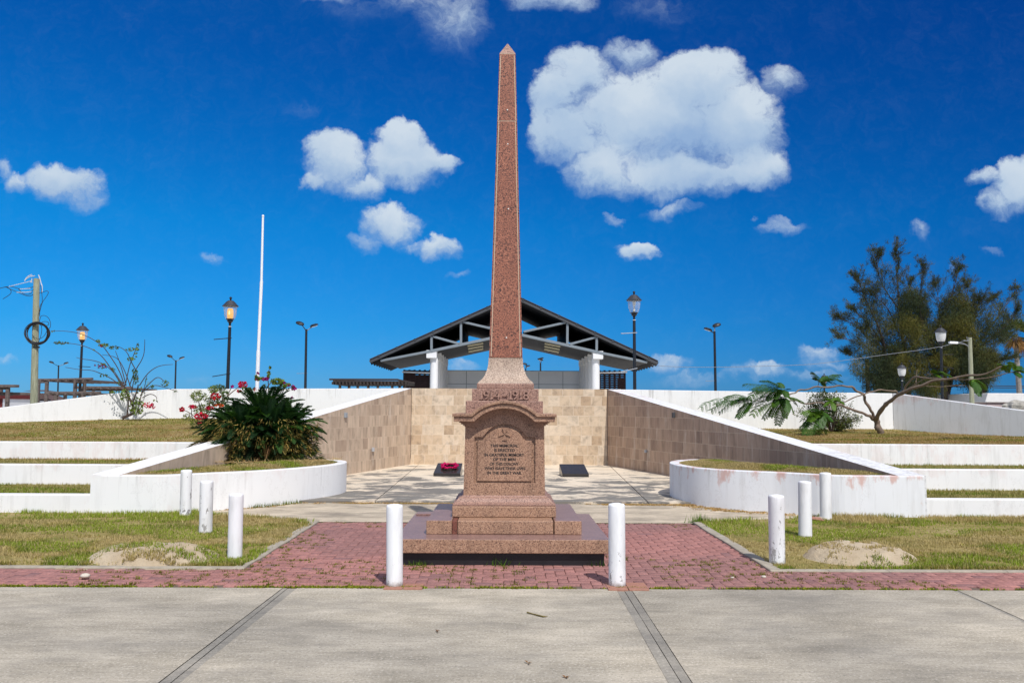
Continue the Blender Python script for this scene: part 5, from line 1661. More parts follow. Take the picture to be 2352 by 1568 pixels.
for i, (x, y, s) in enumerate(((740, 1395, .35), (800, 1370, .4), (870, 1362, .42), (930, 1380, .4), (850, 1440, .36), (920, 1450, .36), (990, 1400, .5))):
    c_ = A(*c2b(x, y), 30 + rr_.uniform(-.3, .3)); mm = M()
    nl, ns = 8, 12
    for a_ in range(nl + 1):
        for b_ in range(ns):
            th_, ph = math.pi * a_ / nl, 2 * math.pi * b_ / ns
            d_ = Vector((math.sin(th_) * math.cos(ph), math.sin(th_) * math.sin(ph), math.cos(th_)))
            r_ = s * (.55 + .7 * float(fbm(d_.x * 2.5 + i * 7, d_.z * 2.5 + d_.y * 3, 4)))
            mm.v.append((c_.x + d_.x * r_ * 1.3, c_.y + d_.y * r_, c_.z - s * .4 + d_.z * r_ * .75))
    for a_ in range(nl):
        for b_ in range(ns):
            k2 = (b_ + 1) % ns
            mm.f.append((a_ * ns + b_, (a_ + 1) * ns + b_, (a_ + 1) * ns + k2, a_ * ns + k2)); mm.mi.append(0)
    mm.build('rock', 'coral_rock', rk)
M().box(A(*c2b(560, 1400), 30.5).x, A(*c2b(1200, 1400), 30.5).x, 30.5, 32, 0, A(*c2b(700, 1415), 30.5).z).build('rubble_bank', 'coral_rock', rk)
# ================================================================== vegetation helpers
def unit(v): return v / np.maximum(1e-9, np.linalg.norm(v, axis=-1, keepdims=True))
class Leaves:
    def __init__(s): s.V = []; s.C = []; s.n = 0
    def quads(s, c, d, w, L, nrm, col, fold=0.0):
        """diamond leaves: c base (n,3), d direction, w half width, L length, nrm normal"""
        c = np.atleast_2d(c); n = len(c)
        d = unit(np.broadcast_to(d, (n, 3)).astype(float)); nn = np.broadcast_to(nrm, (n, 3)).astype(float)
        sdv = unit(np.cross(d, nn)); up = np.cross(sdv, d)
        w = np.broadcast_to(w, (n,))[:, None]; L = np.broadcast_to(L, (n,))[:, None]
        p = np.stack([c, c + d * L * .45 + sdv * w + up * w * fold, c + d * L, c + d * L * .45 - sdv * w + up * w * fold], 1)
        s.V.append(p.reshape(-1, 3)); col = np.broadcast_to(col, (n, 3)); s.C.append(np.repeat(col, 4, 0)); s.n += n
    def build(s, name, mat, parent=None):
        V = np.concatenate(s.V); F = np.arange(len(V)).reshape(-1, 4)
        return fast(name, V, F, mat, parent, np.concatenate(s.C))
def rdir(n): return unit(RNG.normal(size=(n, 3)))
def cols(base, n, v=.3, hue=.1):
    base = np.array(base); k = 1 + RNG.uniform(-v, v, (n, 1)); h = 1 + RNG.uniform(-hue, hue, (n, 3))
    return np.clip(base * k * h, 0, 1)
def cluster(LV, f, x, y, rx, ry, n, base, Y, dep=.15, L=(.045, .075), wr=.34, down=.3, v=.35):
    a = RNG.uniform(0, 2 * np.pi, n); r = np.sqrt(RNG.random(n))
    P = np.array([A(*f(x + rx * r[i] * math.cos(a[i]), y + ry * r[i] * math.sin(a[i])), Y + RNG.uniform(-dep, dep)) for i in range(n)])
    d = rdir(n); d[:, 2] -= down; ln = RNG.uniform(*L, n)
    LV.quads(P - unit(d) * ln[:, None] * .5, d, ln * wr, ln, rdir(n) + np.array([0, -.6, .5]), cols(base, n, v), .25)
GREEN = (.070, .120, .018); LIME = (.13, .19, .02); RED = (.50, .012, .055); MAG = (.36, .012, .20)

# ---- sparse bougainvillea
c1 = crop(0, 600, 3.92)
YBg = 23.12
bp = A(*c1(1150, 1480), YBg)
bg_ = thing('bougainvillea', 'sparse bougainvillea with long bare arching stems against the white wall', 'shrub', bp)
TR = [[(1125, 1488), (1180, 1462), (1235, 1440), (1228, 1390), (1205, 1340), (1170, 1270), (1150, 1210)], [(1170, 1480), (1172, 1420), (1182, 1330), (1165, 1250), (1140, 1190)],
      [(1215, 1345), (1240, 1290), (1262, 1230), (1270, 1180)], [(1255, 1440), (1280, 1380), (1290, 1300), (1310, 1230)]]
mm = M()
for i, t in enumerate(TR):
    pts = smooth_poly([A(*c1(x, y), YBg - .05 * i) for x, y in t], 2)
    n = len(pts); r0 = (.042, .022, .024, .016)[i]
    mm.tube(pts, [r0 * (1 - .45 * k / n) for k in range(n)], 7)
mm.build('trunk', 'stem_brown', bg_)
ST = [[(1150, 1210), (1100, 1050), (1000, 900), (950, 830), (880, 780), (800, 735), (700, 700), (560, 685), (470, 690)],
      [(1130, 1200), (1000, 1000), (930, 910), (860, 860), (760, 820), (650, 800), (500, 800)],
      [(1120, 1200), (1060, 1080), (960, 990), (850, 955), (750, 945), (700, 930)],
      [(1110, 1190), (1020, 1120), (920, 1075), (840, 1045), (740, 1045), (600, 1020)],
      [(1150, 1190), (1190, 1000), (1240, 880), (1260, 800)], [(1190, 1190), (1240, 1050), (1320, 930), (1330, 820), (1330, 765)],
      [(1250, 1050), (1200, 960), (1170, 880), (1100, 830), (1020, 830)], [(1280, 1190), (1350, 1080), (1430, 1020), (1500, 1000), (1590, 995)],
      [(1300, 1250), (1390, 1150), (1450, 1105), (1500, 1140), (1550, 1190)], [(1300, 1260), (1400, 1180), (1500, 1200), (1630, 1245)],
      [(1210, 1250), (1230, 1130), (1260, 1080), (1270, 1150)], [(1160, 1190), (1110, 1000), (1060, 870)], [(1270, 1430), (1290, 1300), (1330, 1200), (1350, 1100)],
      [(1150, 1215), (1090, 1120), (1040, 1040), (990, 1000)], [(1200, 1200), (1150, 1060), (1100, 960), (1050, 920), (940, 905)], [(1310, 1300), (1380, 1260), (1440, 1290), (1440, 1320)]]
mm = M()
for i, t in enumerate(ST):
    pts = smooth_poly([A(*c1(x, y), YBg - .05 + (i % 5 - 3) * .12 * (k / len(t))) for k, (x, y) in enumerate(t)], 2)
    n = len(pts)
    mm.tube(pts, [.0145 * (1 - .62 * k / n) for k in range(n)], 5)
mm.build('stems', 'stem_brown', bg_)
LV = Leaves()
for (x, y, rx, ry, n, b) in [(490, 690, 22, 9, 9, LIME), (565, 798, 80, 11, 40, GREEN), (955, 818, 50, 18, 45, LIME), (900, 780, 22, 14, 16, LIME), (1050, 840, 48, 17, 36, GREEN), (1215, 858, 62, 15, 42, LIME),
        (1262, 830, 10, 40, 14, GREEN), (1252, 905, 14, 30, 14, LIME), (1200, 945, 38, 16, 32, LIME), (935, 1010, 50, 26, 22, GREEN), (1245, 1110, 26, 70, 80, GREEN), (1350, 1165, 30, 40, 14, GREEN), (1515, 1172, 38, 28, 34, GREEN),
        (1150, 1280, 45, 60, 110, LIME), (1255, 1380, 66, 80, 240, LIME), (1050, 1248, 52, 10, 22, LIME), (1040, 1040, 20, 18, 9, GREEN), (960, 1095, 55, 16, 18, GREEN), (1090, 1165, 30, 30, 14, GREEN), (1620, 1245, 18, 9, 8, GREEN),
        (1400, 1200, 18, 14, 12, GREEN), (1290, 1240, 40, 40, 18, GREEN), (1430, 1330, 22, 20, 8, LIME), (860, 863, 10, 5, 4, LIME), (1225, 1050, 12, 14, 8, GREEN)]:
    cluster(LV, c1, x, y, rx, ry, n, b, YBg - .1, .18)
LV.build('leaves', 'leaf', bg_)
LV = Leaves()
for (x, y, rx, ry, n, b) in [(1365, 1368, 50, 26, 70, RED), (930, 825, 14, 12, 12, (.30, .01, .03)), (935, 1015, 40, 22, 30, (.16, .01, .07)), (1410, 1385, 14, 16, 14, RED), (870, 1005, 10, 8, 5, (.16, .01, .07))]:
    LV = Leaves(); cluster(LV, c1, x, y, rx, ry, n, b, YBg - .2, .12, (.035, .055), .45); LV.build('flower_cluster', 'petal', bg_)

# ---- red flowering shrub and bougainvillea behind the sago palm
YSh = 20.5
rs = thing('flowering_shrub', 'airy shrub with red flower heads growing left of the sago palm', 'shrub', A(*c1(1840, 1560), YSh))
mm = M()
for t in ([(1850, 1575), (1840, 1540), (1800, 1480), (1730, 1430), (1680, 1410)], [(1850, 1575), (1870, 1500), (1860, 1420), (1820, 1330), (1800, 1260)], [(1860, 1570), (1900, 1480), (1960, 1380), (1970, 1290)],
          [(1860, 1575), (1930, 1520), (2000, 1420), (2040, 1330), (2050, 1250)], [(1845, 1570), (1800, 1530), (1760, 1480), (1760, 1390)], [(1880, 1500), (1910, 1400), (1950, 1250), (1945, 1200)], [(1960, 1560), (1900, 1535), (1850, 1500), (1800, 1440)],
          [(2040, 1330), (2130, 1250), (2200, 1200), (2230, 1170)], [(2000, 1420), (2080, 1300), (2130, 1200)]):
    pts = smooth_poly([A(*c1(x, y), YSh + RNG.uniform(-.1, .1)) for x, y in t], 2)
    mm.tube(pts, [.016 * (1 - .6 * k / len(pts)) for k in range(len(pts))], 5)
mm.build('stems', 'bark_grey', rs)
LV = Leaves()
for (x, y, rx, ry, n, b) in [(1830, 1290, 75, 55, 150, (.16, .20, .05)), (1960, 1225, 52, 32, 90, LIME), (1850, 1415, 72, 60, 170, LIME), (1720, 1480, 42, 34, 55, (.17, .18, .05)), (2060, 1240, 50, 30, 70, GREEN),
        (1780, 1540, 34, 40, 50, LIME), (1950, 1340, 60, 50, 130, GREEN), (1900, 1520, 60, 40, 60, (.16, .13, .05)), (2050, 1330, 60, 60, 120, GREEN), (2010, 1200, 60, 20, 50, GREEN)]:
    cluster(LV, c1, x, y, rx, ry, n, b, YSh, .22, (.07, .13), .12, -.1)
LV.build('leaves', 'leaf', rs)
LV = Leaves()
for (x, y, rx, ry, n, b) in [(1672, 1410, 24, 20, 34, (.42, .012, .03)), (1770, 1385, 34, 16, 40, RED), (1980, 1285, 46, 30, 90, (.55, .03, .05)), (1925, 1395, 38, 18, 56, RED), (1850, 1470, 62, 32, 120, (.55, .02, .06)),
        (2010, 1372, 44, 14, 44, (.58, .09, .02)), (1830, 1530, 20, 12, 20, RED), (2230, 1182, 42, 32, 90, RED), (2200, 1240, 22, 14, 18, RED)]:
    LV = Leaves(); cluster(LV, c1, x, y, rx, ry, n, b, YSh - .12, .14, (.04, .065), .48, 0, .4); LV.build('flower_cluster', 'petal', rs)
YB2 = 19.6
b2 = thing('bougainvillea', 'lime green bougainvillea with magenta flowers rising above the sago palm', 'shrub', (A(*c3(800, 420), YB2).x, YB2, terrace_z(-1, -5, YB2)))
mm = M()
for t in ([(790, 640), (780, 500), (775, 400), (800, 350), (850, 318), (900, 318), (960, 345), (1000, 372)], [(790, 640), (795, 480), (800, 350), (790, 290), (800, 240), (815, 205)], [(795, 300), (745, 310), (700, 292), (702, 268)], [(780, 640), (700, 500), (640, 400), (590, 340)],
          [(785, 620), (880, 470), (940, 370), (925, 340)]):
    pts = smooth_poly([A(*c3(x, y), YB2 + RNG.uniform(-.08, .08)) for x, y in t], 2)
    mm.tube(pts, [.013 * (1 - .5 * k / len(pts)) for k in range(len(pts))], 5)
mm.build('stems', 'stem_brown', b2)
LV = Leaves()
for (x, y, rx, ry, n, b) in [(870, 325, 55, 24, 120, LIME), (815, 215, 9, 18, 14, LIME), (800, 268, 12, 28, 34, LIME), (730, 307, 42, 14, 42, LIME), (935, 352, 42, 18, 54, LIME), (770, 372, 30, 18, 26, GREEN), (1000, 376, 24, 14, 16, GREEN), (640, 385, 60, 18, 40, GREEN), (700, 292, 14, 16, 12, LIME), (880, 385, 90, 18, 60, GREEN)]:
    cluster(LV, c3, x, y, rx, ry, n, b, YB2, .15, (.05, .085))
LV.build('leaves', 'leaf', b2)
LV = Leaves()
for (x, y, rx, ry, n, b) in [(775, 308, 26, 14, 26, MAG), (712, 262, 10, 10, 10, MAG), (1005, 378, 26, 20, 34, MAG), (925, 333, 9, 8, 7, MAG), (505, 370, 16, 10, 16, MAG), (690, 395, 12, 12, 10, RED), (965, 360, 12, 10, 10, MAG), (985, 460, 8, 10, 8, MAG), (700, 310, 10, 6, 5, MAG)]:
    LV = Leaves(); cluster(LV, c3, x, y, rx, ry, n, b, YB2 - .12, .1, (.045, .07), .45, 0); LV.build('flower_cluster', 'petal', b2)

# ---- sago palm
sp = G(603, 1063, PZL)
spY = sp.y + .50
q = A(600, 1030, spY); spx = q.x
zs_ = PZL + .02
sago = thing('sago_palm', 'big dark green sago palm clump with dead fronds at its base, in the curved planter', 'palm', (spx, spY, PZL))
for (dx, dy, hh) in ((0, 0, .62), (-.42, .1, .42), (.45, .05, .45), (.1, .4, .5), (-.15, -.35, .35)):
    mm = M(); pr_ = [(.17, -.1), (.19, .1)] + [(.17 + .02 * (i % 2), .1 + (hh - .1) * i / 10) for i in range(1, 11)] + [(.06, hh + .06)]
    mm.lathe(pr_, (spx + dx, spY + dy, PZL), 12); mm.build('trunk', 'bark_dark', sago, smooth=False)
def frond(LV, base, az, el, L, droop, colr, nl=44, ll=.135, vv=.10, lw=.0115, curl=0.0):
    d0 = np.array([math.cos(az) * math.cos(el), math.sin(az) * math.cos(el), math.sin(el)])
    t = np.linspace(0, 1, nl + 1)
    hor = np.array([math.cos(az), math.sin(az), 0])
    P = base + d0 * (t * L)[:, None] + np.array([0, 0, -1.0]) * (droop * L * t ** 2.2)[:, None]
    Tn = unit(np.gradient(P, axis=0))
    S = unit(np.cross(Tn, np.array([0, 0, 1.0]) + 1e-3)); U = np.cross(S, Tn)
    prof = np.sin(np.pi * np.clip(.12 + .86 * t, 0, 1)) ** .55
    for s in (-1, 1):
        dd = S * s * .86 + U * (.42 + curl) + Tn * .55
        k = slice(2, None)
        n = len(P[k])
        LV.quads(P[k], dd[k] + RNG.normal(scale=.06, size=(n, 3)), lw, ll * prof[k] * (1 + RNG.uniform(-.08, .08, n)), U[k] + Tn[k] * .2, cols(colr, n, .18, .08), .3)
    # rachis
    w = .006
    A_ = P[:-1]; B_ = P[1:]
    n = len(A_)
    quad = np.stack([A_ - S[:-1] * w, A_ + S[:-1] * w, B_ + S[1:] * w * .8, B_ - S[1:] * w * .8], 1)
    LV.V.append(quad.reshape(-1, 3)); LV.C.append(np.repeat(np.broadcast_to(np.array(colr) * 1.3 + .01, (n, 3)), 4, 0)); LV.n += n
LV = Leaves(); LD = Leaves(); LY = Leaves()
heads = [(0, .1, .76, 80), (-.46, .1, .60, 60), (.46, .05, .60, 58), (.1, .45, .62, 30), (-.24, -.38, .54, 52), (.30, -.35, .54, 50), (-.60, -.15, .40, 36)]
for (dx, dy, hz, nf) in heads:
    for i in range(nf):
        az = 2 * math.pi * (i * .381966 * 1.0) + RNG.uniform(-.2, .2)
        f = i / nf
        el = rad(76 - 92 * f + RNG.uniform(-7, 7))
        L = RNG.uniform(.78, .98) if dx == 0 else RNG.uniform(.62, .86)
        base = np.array([spx + dx, spY + dy, PZL + hz]) + np.array([math.cos(az), math.sin(az), 0]) * .07
        if el < .1: L *= .80
        if dx < -.4 and math.cos(az) < 0: L *= .92
        shade = RNG.random()
        col = (.013, .044, .012) if shade < .66 else (.038, .100, .018)
        frond(LV, base, az, el, L, RNG.uniform(.20, .42), col)
    for i in range(int(nf * .9)):                      # lower, yellowing and dead ones hang against the trunks
        az = RNG.uniform(0, 2 * math.pi); el = rad(RNG.uniform(-30, 12)); L = RNG.uniform(.5, .82)
        base = np.array([spx + dx, spY + dy, PZL + hz * RNG.uniform(.55, .95)])
        r_ = RNG.random()
        c_ = (.014, .040, .011) if r_ < .72 else ((.24, .18, .055) if r_ < .88 else (.15, .08, .033))
        frond(LD if r_ > .72 else LV, base, az, el, L, RNG.uniform(.25, .6), c_, 26, .13, .1, .006, .25)
for i in range(30):                                   # small offsets at the foot
    az = RNG.uniform(math.pi, 2 * math.pi); R_ = RNG.uniform(.45, .95)
    base = np.array([spx + R_ * math.cos(az) * 1.1, spY + R_ * math.sin(az) * .8, PZL + .02])
    for k in range(3):
        frond(LV, base, az + RNG.uniform(-1.4, 1.4), rad(RNG.uniform(25, 75)), RNG.uniform(.22, .42), .4, (.045, .085, .02) if i % 3 else (.11, .12, .03), 14, .09, .1, .008)
n = 4200                                              # dark filler leaves: shade inside the clump put into their colour
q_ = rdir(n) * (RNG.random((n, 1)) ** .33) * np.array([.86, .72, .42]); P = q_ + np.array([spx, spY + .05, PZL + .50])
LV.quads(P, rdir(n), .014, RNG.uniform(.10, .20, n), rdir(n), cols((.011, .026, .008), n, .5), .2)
n = 5200                                              # litter of straw coloured dead leaflets in the skirt
az = RNG.uniform(math.pi * .92, math.pi * 2.08, n); R_ = RNG.uniform(.62, 1.0, n) ** .5 * 1.02; zz_ = RNG.beta(1.1, 1.5, n) * .78
P = np.stack([spx + R_ * np.cos(az) * (1.0 - .15 * (zz_ < .1)), spY + R_ * np.sin(az) * .95, PZL + .04 + zz_], 1)
dd = np.stack([np.cos(az), np.sin(az), -RNG.uniform(.1, 1.6, n)], 1) + RNG.normal(scale=.5, size=(n, 3))
pm = fbm(P[:, 0] * 3.6, P[:, 2] * 5.0, 3) > .47
cl_ = cols((.30, .215, .06), int(pm.sum()), .45); gk = RNG.random(len(cl_)) < .45; cl_[gk] = cols((.03, .055, .014), int(gk.sum()), .5)
LD.quads(P[pm], dd[pm], .008, RNG.uniform(.05, .13, pm.sum()), rdir(pm.sum()), cl_, .2)
n = 1500
az = RNG.uniform(math.pi, 2 * math.pi, n); R_ = RNG.uniform(.75, 1.35, n)
P = np.stack([spx + .1 + R_ * np.cos(az) * 1.05, spY + R_ * np.sin(az) * .95, np.full(n, PZL + .045)], 1)
dd = rdir(n); dd[:, 2] = np.abs(dd[:, 2]) * .25
LD.quads(P, dd, .005, RNG.uniform(.05, .14, n), (0, -.3, 1), cols((.42, .30, .14), n, .35), .2)
LV.build('green_fronds', 'leaf', sago)
LD.build('dead_fronds', 'grass', sago)

# ---- leaning poinciana
YPo = 22.4
pb_ = A(*cR(1470, 432), YPo)
po = thing('poinciana_tree', 'young leaning poinciana tree with bare forked limbs and feathery leaves', 'tree', (pb_.x, pb_.y, pb_.z))
def limb(mm, pts, r0, r1, Y, dy=0.0, f=cR):
    P = smooth_poly([A(*f(x, y), Y + dy * k / len(pts)) for k, (x, y) in enumerate(pts)], 1)
    P = smooth_poly([q + (Vector(RNG.normal(scale=min(.022, r0 * .55), size=3)) if 0 < k < len(P) - 1 else Vector((0, 0, 0))) for k, q in enumerate(P)], 1)
    n = len(P); mm.tube(P, [(r0 + (r1 - r0) * k / (n - 1)) * (1 + (RNG.uniform(-.14, .18) if 0 < k < n - 1 else 0)) for k in range(n)], 8)
mm = M()
limb(mm, [(1476, 440), (1462, 405), (1450, 370), (1440, 338)], .082, .070, YPo)
mm.build('trunk', 'bark_grey', po, smooth=True)
for (pts, r0, r1, dy) in [([(1442, 345), (1475, 292), (1530, 235), (1590, 188), (1640, 158), (1760, 118), (1850, 102), (2000, 96), (2100, 70), (2240, 18)], .060, .014, -3.6),
        ([(1622, 165), (1640, 120), (1668, 95), (1710, 84), (1780, 92), (1850, 98), (1950, 99), (2150, 92), (2290, 55)], .026, .010, -3.6),
        ([(1436, 345), (1420, 300), (1400, 255), (1360, 192), (1322, 158), (1290, 145), (1200, 146), (1100, 152), (1000, 160), (940, 185), (900, 205)], .040, .012, -.8),
        ([(1436, 350), (1400, 322), (1350, 302), (1270, 277), (1220, 260), (1130, 250), (1000, 240), (950, 232), (880, 165)], .040, .010, -1.0),
        ([(1585, 190), (1560, 172), (1530, 165), (1450, 173), (1380, 187), (1300, 222), (1200, 272), (1125, 308)], .026, .010, -.6),
        ([(950, 232), (860, 225), (760, 228), (680, 236)], .012, .006, -.2), ([(1640, 158), (1735, 105), (1760, 70), (1790, 68)], .012, .006, -2.2), ([(1690, 140), (1692, 90), (1698, 40)], .010, .005, .2),
        ([(1700, 135), (1760, 140), (1800, 148), (1880, 142), (1990, 138)], .011, .005, -.3), ([(1090, 152), (1095, 120), (1110, 98)], .009, .005, 0)]:
    mm = M(); limb(mm, pts, r0, r1, YPo, dy); mm.build('limb', 'bark_grey', po, smooth=True)
def bipinnate(LV, p0, p1, colr, droop=.12):
    p0, p1 = np.array(p0), np.array(p1)
    L = np.linalg.norm(p1 - p0); n = 13
    t = np.linspace(0, 1, n + 1)[:, None]
    P = p0 + (p1 - p0) * t + np.array([0, 0, 1.0]) * droop * L * 4 * t * (1 - t)
    T = unit(np.gradient(P, axis=0)); S = unit(np.cross(T, np.array([.1, -.3, 1.0]))); U = np.cross(S, T)
    w = .004
    quad = np.stack([P[:-1] - S[:-1] * w, P[:-1] + S[:-1] * w, P[1:] + S[1:] * w, P[1:] - S[1:] * w], 1)
    LV.V.append(quad.reshape(-1, 3)); LV.C.append(np.repeat(np.broadcast_to(np.array(colr) * 1.4, (n, 3)), 4, 0))
    for i in range(2, n + 1):
        for s in (-1, 1):
            pl_ = L * .26 * math.sin(math.pi * min(.97, .18 + .74 * i / n)) ** .6
            d = unit(S[i] * s * .95 + T[i] * .5 + U[i] * RNG.uniform(-.35, .05))
            m_ = 13
            tt = np.linspace(.06, 1, m_)[:, None]
            Q = P[i] + d * pl_ * tt + np.array([0, 0, -1]) * pl_ * .25 * tt ** 2
            s2 = unit(np.cross(d, U[i]))
            for ss in (-1, 1):
                LV.quads(Q, s2 * ss + d * .35, .0115, .034 * np.sin(np.pi * np.clip(.15 + .8 * tt[:, 0], 0, 1)) ** .5, U[i], cols(colr, m_, .2, .1), .1)
PG = (.048, .125, .014); PL_ = (.10, .20, .014)
LV = Leaves()
def fr(src, ends, Y, c=None, spread=.35):
    for k, e in enumerate(ends):
        y1 = Y + RNG.uniform(-spread, spread)
        col = c or (PG if RNG.random() < .62 else PL_)
        bipinnate(LV, A(*cR(*src), Y), A(*cR(*e), y1), col, RNG.uniform(.05, .2))
fr((690, 236), [(380, 266), (440, 285), (490, 300), (560, 250), (598, 330), (520, 215), (640, 300), (610, 215), (470, 250)], YPo - 1.2, PG)
fr((880, 168), [(640, 130), (690, 160), (672, 212), (740, 205), (790, 110), (740, 110), (900, 205), (830, 215), (850, 120), (720, 180), (780, 225), (920, 160)], YPo - 1.0, PG)
fr((890, 212), [(690, 245), (692, 312), (760, 335), (845, 372), (905, 292), (800, 322), (940, 300), (960, 255), (730, 285), (820, 260), (890, 330), (1000, 240), (640, 235)], YPo - .9)
fr((1100, 118), [(1058, 58), (1062, 98), (1222, 72), (1236, 112), (1200, 128), (1150, 88), (1130, 140), (1180, 100)], YPo - .2)
fr((1125, 300), [(1000, 310), (985, 352), (985, 400), (1015, 432), (1080, 442), (1140, 432), (1175, 352), (1060, 285), (1180, 300), (1040, 350), (1110, 390), (1010, 380)], YPo - .9)
fr((1180, 235), [(1130, 262), (1222, 215), (1190, 285), (1150, 225), (1250, 250), (1120, 225)], YPo - .9, PL_)
fr((1800, 68), [(1800, 42), (1906, 82), (1860, 60), (1840, 88)], YPo - 2.4, PL_)
fr((2040, 105), [(2035, 140), (2120, 160), (2080, 195), (2060, 160), (2100, 130)], YPo - 3.0)
fr((2240, 20), [(2195, 8), (2262, 12), (2310, 25), (2250, 50), (2220, 40)], YPo - 3.6, PL_)
fr((2290, 55), [(2270, -5), (2330, 20), (2360, 60), (2330, 85), (2400, 40)], YPo - 3.7)
LV.build('leaves', 'leaf', po)

# ---- small leaved shrub behind it
YSb = 23.05
sb = thing('shrub', 'loose small leaved shrub behind the poinciana branches, against the white wall', 'shrub', A(*cR(1185, 447), YSb))
mm = M(); rnd = random.Random(3)
LV = Leaves()
cx0, cy0 = 1140, 300
for i in range(70):
    a = rnd.uniform(math.pi * 1.0, math.pi * 2.0) if i % 5 else rnd.uniform(-.1, .5)
    r = rnd.uniform(.55, 1.05)
    ex_, ey_ = cx0 + 185 * r * math.cos(a), 330 + 165 * r * math.sin(a)
    if i % 6 == 0: ex_, ey_ = cx0 + rnd.uniform(80, 235), rnd.uniform(330, 385)
    mx_, my_ = (1180 + ex_) / 2 + rnd.uniform(-25, 25), (430 + ey_) / 2 - rnd.uniform(0, 25)
    y_ = YSb + rnd.uniform(-.45, .35)
    P = smooth_poly([A(*cR(1183, 445), YSb), A(*cR(mx_, my_), (YSb + y_) / 2 + .5 * (y_ - YSb) * .5 if False else (YSb + y_) / 2), A(*cR(ex_, ey_), y_)], 2)
    mm.tube(P, [.011 * (1 - .75 * k / len(P)) for k in range(len(P))], 4)
    for k in range(4, len(P)):
        m_ = 7
        c_ = np.array(P[k]) + RNG.normal(scale=.045, size=(m_, 3))
        d = rdir(m_); ln = RNG.uniform(.035, .06, m_)
        LV.quads(c_, d, ln * .24, ln, rdir(m_) + np.array([0, -.5, .6]), cols((.055, .085, .018) if rnd.random() < .7 else (.15, .17, .03), m_, .4), .2)
for i in range(1500):
    pass
n = 1500
a = RNG.uniform(0, 2 * np.pi, n); r = np.sqrt(RNG.random(n))
P = np.array([A(*cR(1120 + 95 * r[i] * math.cos(a[i]), 262 + 85 * r[i] * math.sin(a[i])), YSb + RNG.uniform(-.4, .3)) for i in range(n)])
ln = RNG.uniform(.035, .06, n)
LV.quads(P, rdir(n), ln * .26, ln, rdir(n) + np.array([0, -.5, .6]), cols((.045, .072, .015), n, .5), .2)
mm.build('stems', 'stem_brown', sb)
LV.build('leaves', 'leaf', sb)

# ---- casuarina
YCa = 48.0
ca = thing('casuarina_tree', 'large wispy casuarina tree behind the sloping white wall', 'tree', (A(2120, 920, YCa).x, YCa, 0))
LIMBS = [[(985, 1700), (960, 1470), (900, 1200), (850, 900), (700, 600), (640, 430)], [(1110, 1700), (1100, 1470), (1060, 1100), (1010, 700), (990, 400), (975, 185)], [(1020, 700), (900, 540), (830, 420), (800, 240)],
         [(1440, 1750), (1430, 1500), (1420, 1250), (1300, 1000), (1180, 700), (1230, 330)], [(1430, 1480), (1400, 1000), (1370, 800), (1480, 600), (1550, 350)], [(1440, 1480), (1500, 1250), (1700, 1050), (1850, 850), (2065, 540)],
         [(1400, 1000), (1600, 720), (1825, 610)], [(1480, 1300), (1700, 1200), (1960, 1150)], [(900, 1250), (700, 1000), (490, 955)], [(880, 1000), (640, 830), (485, 780)], [(950, 1350), (750, 1180), (585, 1120)], [(1000, 1400), (850, 1350), (790, 1400)],
         [(1300, 1000), (1400, 700), (1340, 470)], [(1000, 900), (900, 650), (765, 560)], [(1060, 1000), (1130, 750), (1090, 480)], [(1380, 1200), (1300, 1150), (1150, 1180), (1000, 1100)], [(1480, 1250), (1600, 1000), (1690, 760), (1740, 640)],
         [(1700, 1050), (1850, 1000), (2000, 960)], [(1440, 1400), (1600, 1380), (1700, 1330)], [(1700, 1060), (1880, 950), (2080, 720)], [(880, 1050), (760, 850), (600, 700)], [(1430, 900), (1560, 800), (1640, 500)], [(1050, 1400), (1250, 1300), (1350, 1420)], [(950, 1200), (800, 1100), (690, 900)]]
LV = Leaves(); rnd = random.Random(21)
tk = M()
TUF = []
def tw(p, q, n): return [p.lerp(q, k / n) for k in range(n + 1)]
for i, t in enumerate(LIMBS):
    d0 = rnd.uniform(-2.6, 2.2)
    P = smooth_poly([A(*cC(x, y), YCa + d0 * (k / (len(t) - 1))) for k, (x, y) in enumerate(t)], 2)
    n = len(P); main = len(t) >= 5
    r0 = .20 if main else .055
    tk_ = M().tube(P, [max(.014, r0 * (1 - k / (n - 1)) ** 1.3) for k in range(n)], 6)
    if main: tk_.build('trunk', 'bark_dark', ca)
    else: tk.v, tk.f, tk.mi = tk.v, tk.f, tk.mi; o = len(tk.v); tk.v += tk_.v; tk.f += [tuple(a + o for a in f) for f in tk_.f]; tk.mi += tk_.mi
    k0 = int(n * (.38 if main else .2))
    for k in range(k0, n):
        for b_ in range(2):
            f = (k - k0) / max(1, n - k0)
            L = rnd.uniform(.5, 1.7) * (1.1 - .72 * f)
            d = Vector((rnd.uniform(-1, 1), rnd.uniform(-1, 1), rnd.uniform(.0, 1.1))).normalized()
            tan = (P[min(k + 1, n - 1)] - P[max(0, k - 1)]).normalized()
            d = (d * (1 - .25 * f) + tan * (.5 + 1.0 * f)).normalized()
            e = P[k] + d * L
            o = len(tk.v)
            tk.tube([P[k], P[k].lerp(e, .5) + Vector((0, 0, .05)), e], [.014, .010, .006], 3, cap=False)
            for u_ in ((.2, .45, .7, .9, 1.0) if f < .5 else (.45, .62, .8, .95)):
                TUF.append((P[k].lerp(e, u_), d, f))
            if f > .3:
                for z_ in range(2):
                    g_ = P[k].lerp(e, rnd.uniform(.3, .8)); h_ = g_ + (d + Vector((rnd.gauss(0, .6), rnd.gauss(0, .6), rnd.gauss(.2, .4)))).normalized() * rnd.uniform(.25, .7)
                    tk.tube([g_, h_], [.007, .004], 3, cap=False)
                    TUF.append((g_.lerp(h_, .6), (h_ - g_).normalized(), f)); TUF.append((h_, (h_ - g_).normalized(), f))
tk.build('branches', 'bark_dark', ca)
